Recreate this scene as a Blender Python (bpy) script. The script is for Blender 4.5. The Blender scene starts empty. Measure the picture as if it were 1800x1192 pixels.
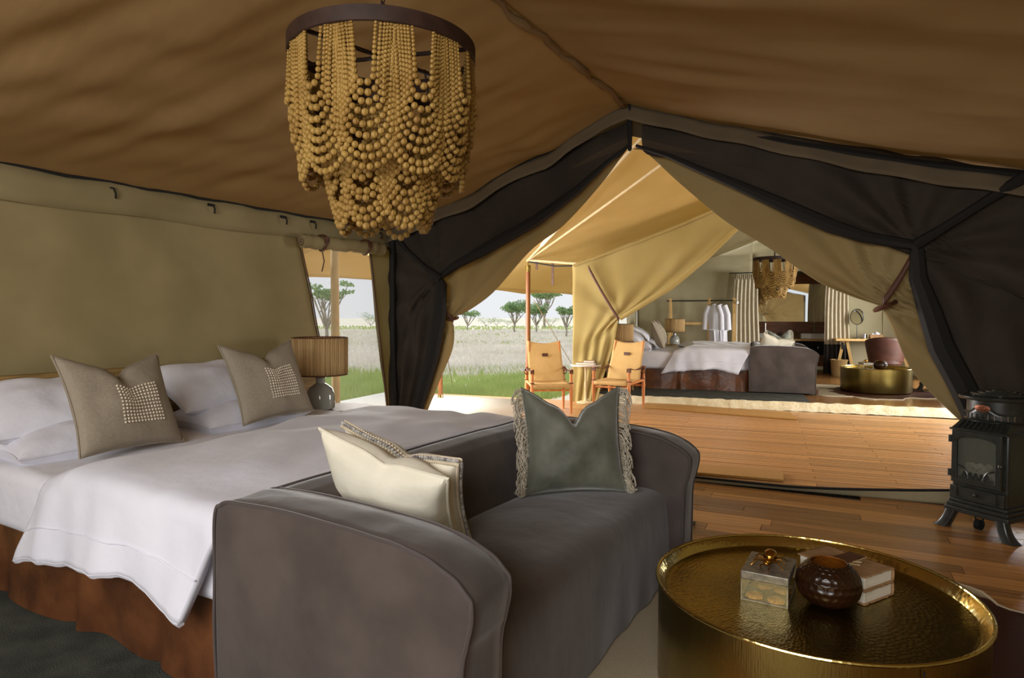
import bpy, math, random
import numpy as np
from mathutils import Vector, Matrix, noise
random.seed(7); np.random.seed(7)
C = bpy.context.scene.collection
PI = math.pi
# ------------------------------------------------------------------ camera
F, V0, EYE, YAW = 1130.0, 556.0, 1.25, math.radians(30.3)
TH = math.atan((596 - V0) / F)
cd = bpy.data.cameras.new('camera'); cam = bpy.data.objects.new('camera', cd); C.objects.link(cam)
cd.sensor_width = 36; cd.lens = 36 * F / 1800; cd.clip_start = .05; cd.clip_end = 2000
cam.location = (0, 0, EYE); cam.rotation_euler = (PI/2 - TH, 0, YAW)
bpy.context.scene.camera = cam
# ------------------------------------------------------------------ world, sun, lamps, exposure
w = bpy.data.worlds.new('sky'); bpy.context.scene.world = w; w.use_nodes = True
nt = w.node_tree; bg = nt.nodes['Background']
tc = nt.nodes.new('ShaderNodeTexCoord'); sx = nt.nodes.new('ShaderNodeSeparateXYZ'); rp = nt.nodes.new('ShaderNodeValToRGB')
nt.links.new(tc.outputs['Generated'], sx.inputs[0]); nt.links.new(sx.outputs['Z'], rp.inputs[0]); nt.links.new(rp.outputs[0], bg.inputs[0])
rp.color_ramp.elements[0].position = 0; rp.color_ramp.elements[0].color = (.86, .88, .90, 1)
rp.color_ramp.elements[1].position = .6; rp.color_ramp.elements[1].color = (.72, .80, .95, 1)
bg.inputs[1].default_value = 1.0
def light(name, kind, loc, rot, energy, col, **k):
    l = bpy.data.lights.new(name, kind); l.energy = energy; l.color = col
    for a, b in k.items(): setattr(l, a, b)
    o = bpy.data.objects.new(name, l); o.location = loc; o.rotation_euler = rot; C.objects.link(o); return o
def aim(o, t): o.rotation_euler = (Vector(t) - o.location).to_track_quat('-Z', 'Y').to_euler()
s = light('sun', 'SUN', (-20, 0, 20), (0, 0, 0), 3.2, (1, .95, .84), angle=math.radians(9)); aim(s, (-4, 10, 0))
s.location = (-16, 1.5, 12); aim(s, (-1, 8, 0))
# unseen fill lamps added behind the camera and right of deck and far tent
a = light('fill_behind_camera', 'AREA', (-.6, -1.7, 1.95), (0, 0, 0), 135, (1, .98, .96), shape='RECTANGLE', size=3.2, size_y=1.1); aim(a, (-1.7, 2.4, .3))
a = light('daylight_deck_opening', 'AREA', (-5.6, 6.6, 1.3), (0, 0, 0), 270, (1, .98, .95), shape='RECTANGLE', size=3.2, size_y=1.4); aim(a, (-.5, 8.0, .5))
a = light('fill_deck_right', 'AREA', (3.0, 8.6, 1.7), (0, 0, 0), 300, (1, .98, .94), shape='RECTANGLE', size=3.0, size_y=1.6); aim(a, (-2.2, 11.8, .9))
a = light('fill_far_tent_right', 'AREA', (2.3, 12.3, 1.5), (0, 0, 0), 300, (1, .98, .95), shape='RECTANGLE', size=1.6, size_y=1.5); aim(a, (-2, 11.9, .9))
vs = bpy.context.scene.view_settings
bpy.context.scene.display_settings.display_device = 'sRGB'
vs.view_transform = 'Standard'; vs.look = 'None'; vs.gamma = 1; vs.use_curve_mapping = False; vs.exposure = 0.0
# ------------------------------------------------------------------ projection helpers: pixel -> world point on a real plane
cY, sY, cT, sT = math.cos(YAW), math.sin(YAW), math.cos(TH), math.sin(TH)
def ray(u, v):
    x = (u - 900) / F; y = (v - 596) / F; f = cT - y * sT
    return np.array([x * cY - f * sY, x * sY + f * cY, -sT - y * cT])
EY = np.array([0, 0, EYE])
def G(u, v, z): r = ray(u, v); return r * ((z - EYE) / r[2]) + EY
def onplane(u, v, o, n): r = ray(u, v); return r * (np.dot(np.array(o) - EY, n) / np.dot(r, n)) + EY
def W(u, D): X = (u - 900) / F * D; return (X * cY - D * sY, X * sY + D * cY)
def Zf(v, D): return EYE + (V0 - v) / F * D
# ------------------------------------------------------------------ materials
def S(h, a=1):
    c = [int(h[i:i+2], 16) / 255 for i in (0, 2, 4)]
    return tuple((x / 12.92 if x <= .04045 else ((x + .055) / 1.055) ** 2.4) for x in c) + (a,)
def mat(name, c1, c2=None, scale=6, stretch=(1, 1, 1), rough=.7, metal=0, bump=0, bscale=150, bstretch=(1, 1, 1), bdist=.002,
        big=0, bigscale=6, bigstretch=(1, 1, 1), transl=None, tmix=.4, alpha=None, trans=0, ior=1.45, sheen=0, rand=0, emit=None, voro=0, vscale=20, coat=0, detail=4, contrast=(.35, .65), spec=.5):
    m = bpy.data.materials.new(name); m.use_nodes = True; n = m.node_tree.nodes; L = m.node_tree.links.new
    b = n['Principled BSDF']; out = n['Material Output']
    b.inputs['Roughness'].default_value = rough; b.inputs['Metallic'].default_value = metal; b.inputs['IOR'].default_value = ior
    b.inputs['Specular IOR Level'].default_value = spec
    b.inputs['Transmission Weight'].default_value = trans; b.inputs['Coat Weight'].default_value = coat
    if sheen: b.inputs['Sheen Weight'].default_value = sheen; b.inputs['Sheen Roughness'].default_value = .4
    t = n.new('ShaderNodeTexCoord')
    def nz(sc, st, d=4):
        mp = n.new('ShaderNodeMapping'); mp.inputs['Scale'].default_value = st; L(t.outputs['Object'], mp.inputs[0])
        x = n.new('ShaderNodeTexNoise'); x.inputs['Scale'].default_value = sc; x.inputs['Detail'].default_value = d; L(mp.outputs[0], x.inputs[0]); return x, mp
    col = None
    if c2:
        x, mp = nz(scale, stretch, detail)
        if rand:
            oi = n.new('ShaderNodeObjectInfo'); mu = n.new('ShaderNodeMath'); mu.operation = 'MULTIPLY'; mu.inputs[1].default_value = 37
            L(oi.outputs['Random'], mu.inputs[0]); L(mu.outputs[0], mp.inputs['Location'])
        r = n.new('ShaderNodeValToRGB'); e = r.color_ramp.elements
        e[0].position, e[1].position = contrast; e[0].color = S(c1); e[1].color = S(c2); L(x.outputs[0], r.inputs[0]); col = r.outputs[0]
        if rand:
            hv = n.new('ShaderNodeHueSaturation'); mr = n.new('ShaderNodeMapRange'); mr.inputs['To Min'].default_value = 1 - rand; mr.inputs['To Max'].default_value = 1 + rand
            L(oi.outputs['Random'], mr.inputs[0]); L(mr.outputs[0], hv.inputs['Value']); L(col, hv.inputs['Color']); col = hv.outputs[0]
        L(col, b.inputs['Base Color'])
    else: b.inputs['Base Color'].default_value = S(c1)
    prev = None
    def addbump(h, strength, dist):
        nonlocal prev
        bp = n.new('ShaderNodeBump'); bp.inputs['Strength'].default_value = strength; bp.inputs['Distance'].default_value = dist
        L(h, bp.inputs['Height'])
        if prev: L(prev, bp.inputs['Normal'])
        prev = bp.outputs[0]
    if big: x, _ = nz(bigscale, bigstretch, 3); addbump(x.outputs[0], big, .03)
    if voro:
        mp = n.new('ShaderNodeMapping'); mp.inputs['Scale'].default_value = bstretch; L(t.outputs['Object'], mp.inputs[0])
        x = n.new('ShaderNodeTexVoronoi'); x.inputs['Scale'].default_value = vscale; L(mp.outputs[0], x.inputs[0]); addbump(x.outputs['Distance'], voro, bdist)
    if bump: x, _ = nz(bscale, bstretch, 2); addbump(x.outputs[0], bump, bdist)
    if prev: L(prev, b.inputs['Normal'])
    if emit: b.inputs['Emission Color'].default_value = S(emit[0]); b.inputs['Emission Strength'].default_value = emit[1]
    if transl:
        tr = n.new('ShaderNodeBsdfTranslucent'); tr.inputs[0].default_value = S(transl); mx = n.new('ShaderNodeMixShader'); mx.inputs[0].default_value = tmix
        if prev: L(prev, tr.inputs['Normal'])
        L(b.outputs[0], mx.inputs[1]); L(tr.outputs[0], mx.inputs[2]); L(mx.outputs[0], out.inputs[0])
    if alpha is not None:
        tp = n.new('ShaderNodeBsdfTransparent'); mx = n.new('ShaderNodeMixShader'); mx.inputs[0].default_value = alpha
        L(tp.outputs[0], mx.inputs[1]); L(b.outputs[0], mx.inputs[2]); L(mx.outputs[0], out.inputs[0])
        m.use_transparent_shadow = True
    return m
WV = dict(bump=.25, bscale=260, bdist=.001)
M = dict(
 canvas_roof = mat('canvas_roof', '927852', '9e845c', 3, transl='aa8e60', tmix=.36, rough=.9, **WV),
 canvas_wall = mat('canvas_wall', '9c8e66', 'ac9d74', 2.5, transl='a89a68', tmix=.3, rough=.9, **WV),
 canvas_curtain = mat('canvas_curtain', 'b09a68', 'baa676', 2, transl='a08a52', tmix=.32, rough=.9, big=.25, bigscale=5, bigstretch=(1, 1, .35), **WV),
 canvas_fly = mat('canvas_fly', 'b8a06c', 'c2aa78', 2, transl='d8bc80', tmix=.5, rough=.9, **WV),
 canvas_cream = mat('canvas_cream', 'cfc09a', 'ddd2b2', 12, rough=.9, big=.5, bigscale=25, **WV),
 canvas_back = mat('canvas_back', 'ada482', 'bab090', 2, rough=.95, transl='8a7c50', tmix=.2, big=.5, bigscale=2.2, bigstretch=(.4, .4, 2), **WV),
 net = mat('dark_net', '342c26', '3e352c', 4, rough=.85, alpha=.86, **WV),
 net_dense = mat('dark_net_hem', '1c1a18', rough=.8, alpha=.95),
 screen = mat('screen_net', 'c8c8b8', 'd4d4c6', 120, stretch=(1, 1, .1), rough=.9, alpha=.22),
 strap = mat('strap_leather', '4a2a1a', '5a3422', 30, rough=.55, bump=.3),
 valance = mat('valance_canvas', '5f5340', '6a5d48', 4, rough=.9),
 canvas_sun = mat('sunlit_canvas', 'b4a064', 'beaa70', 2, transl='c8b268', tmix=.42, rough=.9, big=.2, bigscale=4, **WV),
 leather = mat('skirt_leather', '4a2b19', '6c4226', 5, rough=.30, big=.5, bigscale=5, bump=.2, bscale=90, bdist=.003, detail=6),
 sheet = mat('white_cotton', 'd9d9e2', 'e2e2ea', 3, rough=.85, big=.35, bigscale=7, bump=.15, bscale=300, sheen=.1),
 duvet = mat('duvet_cotton', 'd6d7e2', 'dfe0ea', 3, rough=.8, big=.25, bigscale=6, bigstretch=(1, 1, 1), bump=.12, bscale=200, sheen=.2),
 linen = mat('taupe_linen', '8f8473', '9c917f', 90, stretch=(1, 6, 1), rough=.9, bump=.5, bscale=350, bdist=.0015, big=.3, bigscale=8),
 bead_pearl = mat('cream_bead', 'c9bba2', 'dccfb8', 40, rough=.35),
 bead_grey = mat('grey_bead', '6c6a6c', 'c8c4bc', 60, rough=.3),
 cream = mat('cream_cotton', 'd8d2be', 'e0dac8', 8, rough=.85, big=.3, bigscale=7, bump=.2),
 sofa = mat('sofa_slipcover', '3f3632', '4e443f', 5, rough=.85, sheen=.4, big=.22, bigscale=4, bigstretch=(1.2, 1.2, .6), bump=.35, bscale=300, bdist=.0015),
 sofa_pipe = mat('sofa_piping', '453c39', rough=.8, sheen=.4),
 velvet = mat('green_grey_velvet', '53554a', '6c6e60', 7, rough=.6, sheen=1.0, big=.5, bigscale=7),
 fringe = mat('fringe_cord', 'b5ab98', 'cbc2b0', 60, rough=.8),
 oak = mat('oak_headboard', '7b6238', 'a2844f', 5, stretch=(14, 1, 14), rough=.6, bump=.3, bscale=40, bstretch=(8, 1, 8)),
 plank = mat('floor_plank', '6c4524', 'c69256', 5, stretch=(.5, 7, 7), rough=.2, rand=.48, bump=.2, bscale=30, bstretch=(1, 12, 1), detail=6, contrast=(.3, .72)),
 deck = mat('deck_board', 'aa7848', 'cc9c66', 6, stretch=(.4, 6, 6), rough=.32, rand=.2, bump=.2, bscale=30, bstretch=(1, 12, 1), detail=6),
 dark_gap = mat('dark_gap', '2a1a0e', rough=.9),
 brass = mat('hammered_brass', 'a58a3c', '8f7530', 6, rough=.27, metal=1, voro=.6, vscale=44, bdist=.004),
 brass_side = mat('brass_side', 'b09a52', '94803e', 5, stretch=(1, 1, .2), rough=.33, metal=1, voro=.25, vscale=40, bdist=.003),
 brass_rim = mat('brass_rim', 'd2bd78', rough=.18, metal=1, voro=.4, vscale=60, bdist=.002),
 iron = mat('black_iron', '262723', '30312d', 30, rough=.32, metal=.0, coat=.15, bump=.15, bscale=120),
 iron_deep = mat('soot_black', '0c0b0a', rough=.8),
 copper = mat('copper_plaque', '9a6248', '7c4c36', 120, rough=.45, metal=.7, bump=.4, bscale=60, bdist=.003),
 chrome = mat('steel', 'c8c8c8', rough=.15, metal=1),
 glass = mat('clear_glass', 'ffffff', rough=.02, trans=1, ior=1.45),
 stove_glass = mat('stove_glass', '6f7164', rough=.06, alpha=.45),
 coal = mat('ceramic_coals', '8d867a', '5c564e', 30, rough=.8, bump=.5, bscale=20, bdist=.01),
 amber = mat('amber_glass', '211107', '2c1609', 6, rough=.24, coat=0),
 amber_in = mat('amber_glass_inside', '7a4410', '4a2608', 12, rough=.2, coat=.6, voro=.6, vscale=50, bdist=.004),
 silver_lid = mat('aged_silver', '9a9488', '77726a', 40, rough=.4, metal=.6, bump=.5, bscale=60),
 gold = mat('polished_gold', 'b98a3c', rough=.16, metal=1),
 biscuit = mat('biscuit', 'b57a2e', 'c98f42', 60, rough=.9, bump=.8, bscale=120, bdist=.004),
 paper = mat('book_pages', 'ddd6c8', 'cfc6b4', 8, stretch=(1, 1, 60), rough=.9, bump=.5, bscale=30, bstretch=(1, 1, 20)),
 cover = mat('book_cover', '8a6a46', 'a07c56', 20, rough=.8, bump=.4),
 hide = mat('cowhide', '2a130c', 'b3a68e', 1.5, rough=.6, bump=.8, bscale=160, bdist=.003, contrast=(.5, .56), spec=.25),
 hide_edge = mat('cowhide_edge', 'b3a68e', rough=.9),
 rug = mat('grey_rug', '33352f', '454840', 7, rough=.95, bump=1, bscale=180, bdist=.006),
 coir = mat('coir_mat', 'a87c3e', 'b98d4c', 120, rough=.95, bump=1, bscale=250, bdist=.004),
 raffia = mat('raffia_shade', 'b39260', 'e4c38c', 60, stretch=(1, 1, .02), rough=.8, bump=1, bscale=120, bstretch=(1, 1, .02), bdist=.004, transl='c79f68', tmix=.35),
 ceramic = mat('grey_glaze', '8d8f88', '9b9d96', 8, rough=.12, coat=.5),
 bead_wood = mat('wooden_bead', '8c6b32', 'a68646', 9, rough=.5, bump=.2, bscale=60),
 ring_iron = mat('rusted_ring', '2b1a12', '36231a', 20, rough=.6),
 pole = mat('pole_wood', '7a4826', '8d5830', 6, stretch=(6, 6, .4), rough=.4),
 pole_pale = mat('pale_pole', 'b9a37a', 'c4ae84', 8, rough=.7),
 chair_wood = mat('chair_wood', 'b06a35', 'c98248', 8, stretch=(4, 4, .6), rough=.4),
 chair_canvas = mat('chair_canvas', 'c8a468', 'd2ae72', 5, rough=.85, transl='d2ae72', tmix=.15, big=.3, bigscale=8, **WV),
 pine = mat('pine', 'c09a5e', 'd0ab70', 6, stretch=(5, 5, .4), rough=.6),
 rope = mat('rope', 'b5a07a', rough=.9),
 vanity = mat('vanity_wood', '6b3c1a', '85501f', 6, stretch=(.5, 5, 6), rough=.45),
 curtain = mat('cream_curtain', 'c6baa0', 'd2c8b0', 5, rough=.9, transl='c6baa0', tmix=.25, bump=.2),
 curtain_dark = mat('dark_curtain_band', '2c2622', rough=.9),
 mirror = mat('mirror', 'e8ecec', rough=.02, metal=1),
 porcelain = mat('porcelain', 'd8d8d4', rough=.15, coat=.4),
 wicker = mat('wicker', '96794c', 'b39663', 60, stretch=(.3, .3, 2), rough=.8, bump=1, bscale=80, bdist=.005),
 brown_leather = mat('brown_leather', '3f241c', '4e2f25', 10, rough=.5),
 bottle_dark = mat('dark_bottle', '1e1512', rough=.15, coat=.5),
 ground = mat('savanna_ground', 'd4ccae', 'ebe5d8', .25, rough=1, bump=.5, bscale=6, bdist=.05, detail=8),
 grass_green = mat('green_grass', '9cae68', 'c2cc8c', 2, rough=.8, transl='c4d680', tmix=.35),
 grass_dry = mat('dry_grass', 'ddd4c2', 'f2ede4', .6, rough=.9, transl='f0eadf', tmix=.4),
 leaf = mat('acacia_leaf', '7c9668', '9cb484', 2, rough=.7, transl='7c9c50', tmix=.3),
 bark = mat('bark', '8a8274', 'a49a8a', 6, rough=.9),
 deck_glare = mat('deck_glare_white', 'd8d6cc', 'dedcd4', 8, rough=.8),  # off-white that puts sunlight glare into the colour of the outer deck
)
def ntree(m): n = m.node_tree.nodes; return n, m.node_tree.links.new, n['Principled BSDF']
def math_(n, L, op, a, b=None):
    x = n.new('ShaderNodeMath'); x.operation = op
    for i, q in enumerate((a, b)):
        if q is None: continue
        if isinstance(q, (int, float)): x.inputs[i].default_value = q
        else: L(q, x.inputs[i])
    return x.outputs[0]
def polar(m, kr, ka, strength, dist, cyl=False):              # rows of hammer dents running round the vertical axis
    n, L, b = ntree(m); t = n.new('ShaderNodeTexCoord'); sp = n.new('ShaderNodeSeparateXYZ'); L(t.outputs['Object'], sp.inputs[0]); X, Y, Z = sp.outputs
    r = math_(n, L, 'SQRT', math_(n, L, 'ADD', math_(n, L, 'MULTIPLY', X, X), math_(n, L, 'MULTIPLY', Y, Y))); a = math_(n, L, 'ARCTAN2', Y, X)
    c = n.new('ShaderNodeCombineXYZ'); L(math_(n, L, 'MULTIPLY', Z if cyl else r, kr), c.inputs[0]); L(math_(n, L, 'MULTIPLY', a, ka), c.inputs[1])
    v = n.new('ShaderNodeTexVoronoi'); v.inputs['Scale'].default_value = 1; v.inputs['Randomness'].default_value = .55; L(c.outputs[0], v.inputs[0])
    bp = n.new('ShaderNodeBump'); bp.inputs['Strength'].default_value = strength; bp.inputs['Distance'].default_value = dist; L(v.outputs['Distance'], bp.inputs['Height'])
    if b.inputs['Normal'].links: L(b.inputs['Normal'].links[0].from_socket, bp.inputs['Normal'])
    L(bp.outputs[0], b.inputs['Normal'])
M['brass'] = mat('hammered_brass', '93823e', '807034', 4, rough=.26, metal=1); polar(M['brass'], 62, 34, .5, .0022)
M['brass_side'] = mat('brass_side', '9c8a50', '82713a', 5, stretch=(1, 1, .2), rough=.33, metal=1); polar(M['brass_side'], 26, 75, .3, .0015, True)
def hidemat(m):
    n, L, b = ntree(m); t = n.new('ShaderNodeTexCoord'); sp = n.new('ShaderNodeSeparateXYZ'); L(t.outputs['Object'], sp.inputs[0]); X, Y, Z = sp.outputs
    X = math_(n, L, 'SUBTRACT', X, .28); r = math_(n, L, 'SQRT', math_(n, L, 'ADD', math_(n, L, 'MULTIPLY', X, X), math_(n, L, 'MULTIPLY', math_(n, L, 'MULTIPLY', Y, Y), .7)))
    z = n.new('ShaderNodeTexNoise'); z.inputs['Scale'].default_value = 5; z.inputs['Detail'].default_value = 6; L(t.outputs['Object'], z.inputs[0])
    v = math_(n, L, 'ADD', r, math_(n, L, 'MULTIPLY', z.outputs[0], .35)); rp = n.new('ShaderNodeValToRGB'); e = rp.color_ramp.elements
    e[0].position = .95; e[0].color = S('3a190d'); e[1].position = .985; e[1].color = S('b0a48c'); L(v, rp.inputs[0]); L(rp.outputs[0], b.inputs['Base Color'])
hidemat(M['hide'])
# ------------------------------------------------------------------ mesh builder
BASE = {}
def sph(nu, nv):
    v = [(0, 0, 1)]; f = []
    for j in range(1, nv):
        for i in range(nu):
            a, b = 2*PI*i/nu, PI*j/nv; v.append((math.sin(b)*math.cos(a), math.sin(b)*math.sin(a), math.cos(b)))
    v.append((0, 0, -1)); n = len(v) - 1
    for i in range(nu):
        k = (i+1) % nu; f.append((0, 1+i, 1+k)); o = 1 + (nv-2)*nu; f.append((n, o+k, o+i))
        for j in range(nv-2): q = 1+j*nu; f.append((q+i, q+nu+i, q+nu+k, q+k))
    return np.array(v, float), f
SP = {}
class MB:
    def __init__(s): s.v = []; s.f = []; s.n = 0
    def add(s, v, f):
        v = np.asarray(v, float).reshape(-1, 3); n = s.n
        s.v.append(v); s.f += [tuple(i+n for i in q) for q in f]; s.n += len(v); return s
    def box(s, c, d, rz=0, M4=None):
        x, y, z = [k/2 for k in d]
        v = np.array([(i, j, k) for k in (-z, z) for (i, j) in ((-x, -y), (x, -y), (x, y), (-x, y))])
        if rz: q = np.array([[math.cos(rz), -math.sin(rz), 0], [math.sin(rz), math.cos(rz), 0], [0, 0, 1]]); v = v @ q.T
        v = v + np.array(c)
        return s.add(v, [(3,2,1,0), (4,5,6,7), (0,1,5,4), (1,2,6,5), (2,3,7,6), (3,0,4,7)])
    def beam(s, p, q, w, h):                                   # rectangular bar between two points
        p, q = Vector(p), Vector(q); d = (q-p).normalized(); up = Vector((0,0,1)) if abs(d.z) < .95 else Vector((0,1,0))
        a = d.cross(up).normalized()*w/2; b = a.cross(d).normalized()*h/2
        v = [e + i*a + j*b for e in (p, q) for (i, j) in ((-1,-1), (1,-1), (1,1), (-1,1))]
        return s.add([tuple(x) for x in v], [(3,2,1,0), (4,5,6,7), (0,1,5,4), (1,2,6,5), (2,3,7,6), (3,0,4,7)])
    def ell(s, c, r, nu=8, nv=5, R3=None):
        if (nu, nv) not in SP: SP[(nu, nv)] = sph(nu, nv)
        v, f = SP[(nu, nv)]; v = v*np.array(r)
        if R3 is not None: v = v @ np.array(R3).T
        return s.add(v+np.array(c), f)
    def tube(s, path, r, n=8, closed=False, caps=True):
        P = [Vector(p) for p in path]; m = len(P); rs = r if hasattr(r, '__len__') else [r]*m
        v = []; prev = None
        for i, p in enumerate(P):
            d = (P[(i+1) % m] - P[i-1]) if closed else (P[min(i+1, m-1)] - P[max(i-1, 0)])
            if d.length < 1e-9: d = Vector((0,0,1))
            d.normalize()
            if prev is None: a = d.cross(Vector((0,0,1)) if abs(d.z) < .9 else Vector((1,0,0))).normalized()
            else:
                a = (prev - d*prev.dot(d))
                a = a.normalized() if a.length > 1e-6 else d.orthogonal().normalized()
            prev = a; b = d.cross(a)
            for k in range(n): t = 2*PI*k/n; v.append(tuple(p + rs[i]*(a*math.cos(t) + b*math.sin(t))))
        f = []
        for i in range(m if closed else m-1):
            j = (i+1) % m
            for k in range(n): l = (k+1) % n; f.append((i*n+k, i*n+l, j*n+l, j*n+k))
        if caps and not closed: f += [tuple(range(n-1, -1, -1)), tuple((m-1)*n+k for k in range(n))]
        return s.add(v, f)
    def lathe(s, prof, c=(0,0,0), n=32, sx=1, sy=1):
        v = []; f = []
        for r, z in prof:
            for k in range(n): t = 2*PI*k/n; v.append((c[0]+r*sx*math.cos(t), c[1]+r*sy*math.sin(t), c[2]+z))
        for i in range(len(prof)-1):
            for k in range(n): l = (k+1) % n; f.append((i*n+k, i*n+l, (i+1)*n+l, (i+1)*n+k))
        return s.add(v, f)
    def grid(s, fn, nu, nv, cu=False, flip=False):
        v = [fn(i/(nu if cu else nu-1), j/(nv-1)) for j in range(nv) for i in range(nu)]
        f = []
        for j in range(nv-1):
            for i in range(nu if cu else nu-1):
                k = (i+1) % nu; q = (j*nu+i, j*nu+k, (j+1)*nu+k, (j+1)*nu+i); f.append(q[::-1] if flip else q)
        return s.add(v, f)
    def prism(s, poly, fn):                                     # poly: list of (a,b); fn(a,b,side)-> xyz, side 0/1
        n = len(poly); v = [fn(a, b, 0) for a, b in poly] + [fn(a, b, 1) for a, b in poly]
        f = [tuple(range(n)), tuple(range(2*n-1, n-1, -1))] + [(i, n+i, n+(i+1) % n, (i+1) % n) for i in range(n)]
        return s.add(v, f)
    def build(s, name, m, parent=None, smooth=True, bevel=0, seg=3, solid=0, sub=0, auto=40):
        V = np.concatenate(s.v)
        me = bpy.data.meshes.new(name)
        if parent is None:
            lo, hi = V.min(0), V.max(0); base = np.array([(lo[0]+hi[0])/2, (lo[1]+hi[1])/2, lo[2]])
        else: base = np.array(BASE.get(parent.name, (0, 0, 0)))
        me.from_pydata((V-base).tolist(), [], s.f); me.materials.append(M[m] if isinstance(m, str) else m)
        if smooth:
            me.polygons.foreach_set('use_smooth', [True]*len(me.polygons))
            try: me.set_sharp_from_angle(angle=math.radians(auto))
            except Exception: pass
        o = bpy.data.objects.new(name, me); C.objects.link(o)
        if parent is None: o.location = base
        else: o.parent = parent
        BASE[o.name] = base
        if solid: d = o.modifiers.new('solid', 'SOLIDIFY'); d.thickness = solid; d.offset = 0
        if bevel: d = o.modifiers.new('bevel', 'BEVEL'); d.width = bevel; d.segments = seg; d.limit_method = 'ANGLE'; d.angle_limit = math.radians(38)
        if sub: d = o.modifiers.new('sub', 'SUBSURF'); d.levels = sub; d.render_levels = sub
        return o
def tag(o, label, cat, group=None, kind=None):
    o['label'] = label; o['category'] = cat
    if group: o['group'] = group
    if kind: o['kind'] = kind
    return o
def thing(name, label, cat, loc=(0,0,0), rz=0, world=True, group=None, rot=None):
    o = bpy.data.objects.new(name, None); o.empty_display_size = .05; C.objects.link(o); o.location = loc
    if not world: o.rotation_euler = rot if rot else (0, 0, rz)
    BASE[o.name] = tuple(loc) if world else (0, 0, 0)
    return tag(o, label, cat, group)
def struct(o, label=None, kind='structure'):
    o['kind'] = kind
    if label: o['label'] = label
    return o
def sroot(name, loc=(0,0,0), label=None):
    o = bpy.data.objects.new(name, None); C.objects.link(o); o.location = loc; BASE[o.name] = tuple(loc); o['kind'] = 'structure'
    if label: o['label'] = label
    return o
def copy_tree(o, parent=None):
    c = o.copy(); C.objects.link(c); c.parent = parent
    for ch in list(o.children): copy_tree(ch, c)
    return c
def fn3(x, y, z): return noise.noise(Vector((x, y, z)))
def dupT(o, piv, dst, ang, label, group=None, cat=None):       # rigid copy: rotate about piv, move piv to dst
    c = copy_tree(o); p = Vector(o.location) - Vector(piv); p.rotate(Matrix.Rotation(ang, 3, 'Z'))
    c.location = Vector(dst) + p
    c.rotation_euler = (Matrix.Rotation(ang, 3, 'Z') @ o.rotation_euler.to_matrix()).to_euler()
    c['label'] = label
    if group: c['group'] = group
    elif 'group' in c: del c['group']
    return c
def interp(pts, t):
    for (a, *p), (b, *q) in zip(pts, pts[1:]):
        if t <= b or (b, q) == (pts[-1][0], list(pts[-1][1:])):
            k = min(1, max(0, (t-a)/(b-a))); return [x+(y-x)*k for x, y in zip(p, q)]
def smooth_line(pts, t):                                        # catmull-rom through (t, ...) knots
    ts = [p[0] for p in pts]; P = np.array([p[1:] for p in pts], float); t = min(max(t, ts[0]), ts[-1])
    i = max(0, min(len(ts)-2, np.searchsorted(ts, t)-1)); h = ts[i+1]-ts[i]; k = (t-ts[i])/h
    m0 = (P[i+1]-P[i-1])/(ts[i+1]-ts[i-1])*h if i > 0 else P[i+1]-P[i]
    m1 = (P[i+2]-P[i])/(ts[i+2]-ts[i])*h if i+2 < len(ts) else P[i+1]-P[i]
    return P[i]*(2*k**3-3*k**2+1) + m0*(k**3-2*k**2+k) + P[i+1]*(3*k**2-2*k**3) + m1*(k**3-k**2)
# ================================================================== SETTING
XW = -3.9
FA = math.radians(8.5); FO = np.array([XW, 4.5, 0.]); FD = np.array([math.cos(FA), math.sin(FA), 0]); FN = np.array([-math.sin(FA), math.cos(FA), 0])
BA = math.radians(11); BO = np.array([-3.75, 8.45, 0.]); BD = np.array([math.cos(BA), math.sin(BA), 0]); BN = np.array([-math.sin(BA), math.cos(BA), 0])
RX, RZ, EZ, XR = -1.75, 2.88, 2.0, 1.4
def yfront(x, off=0): return 4.5 + (x - XW)*math.tan(FA) + off
# near floor with single planks
fl = sroot('floor', (0, 0, -.03), 'dark polished hardwood plank floor of the near tent')
b = MB(); b.add([(XW-.05, -2.4, -.03), (XR+.1, -2.4, -.03), (XR+.1, yfront(XR)+.05, -.03), (XW-.05, yfront(XW)+.05, -.03)], [(0,1,2,3)]); b.build('subfloor', 'dark_gap', fl)
ub = MB(); ub.add([(i, j, k) for k in (-1, 0) for (i, j) in ((-.5,-.5), (.5,-.5), (.5,.5), (-.5,.5))], [(4,5,6,7), (0,1,5,4), (1,2,6,5), (2,3,7,6), (3,0,4,7)])
proto = ub.build('floorboard', 'plank', fl, smooth=False); pm = proto.data
deckmesh = pm.copy(); deckmesh.materials.clear(); deckmesh.materials.append(M['deck'])
first = [proto]
def board(name, me, parent, x, y, z, lx, ly, rz):
    if me is pm and first: o = first.pop()
    else: o = bpy.data.objects.new(name, me); C.objects.link(o)
    o.parent = parent; bs = BASE[parent.name]; o.location = (x-bs[0], y-bs[1], z-bs[2]); o.scale = (lx, ly, .025); o.rotation_euler = (0, 0, rz)
pm.transform(Matrix.Translation(Vector(BASE[fl.name])))       # unit board about its own origin
deckmesh.transform(Matrix.Translation(Vector(BASE[fl.name])))
rr = random.Random(3); a4 = math.radians(4)
y = -2.2
while y < 5.35:
    x = XW - rr.uniform(0, 1.2)
    while x < XR:
        L = rr.uniform(1.3, 1.9); x0 = max(x, XW); x1 = min(x+L, XR); xm = (x0+x1)/2; ym = y + (xm)*math.tan(a4)
        if x1-x0 > .15 and ym < yfront(xm)-.02 and ym > -2.3: board('floorboard', pm, fl, xm, ym, rr.uniform(-.001, .001), (x1-x0-.003)/math.cos(a4), .1175, a4)
        x += L
    y += .12
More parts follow.
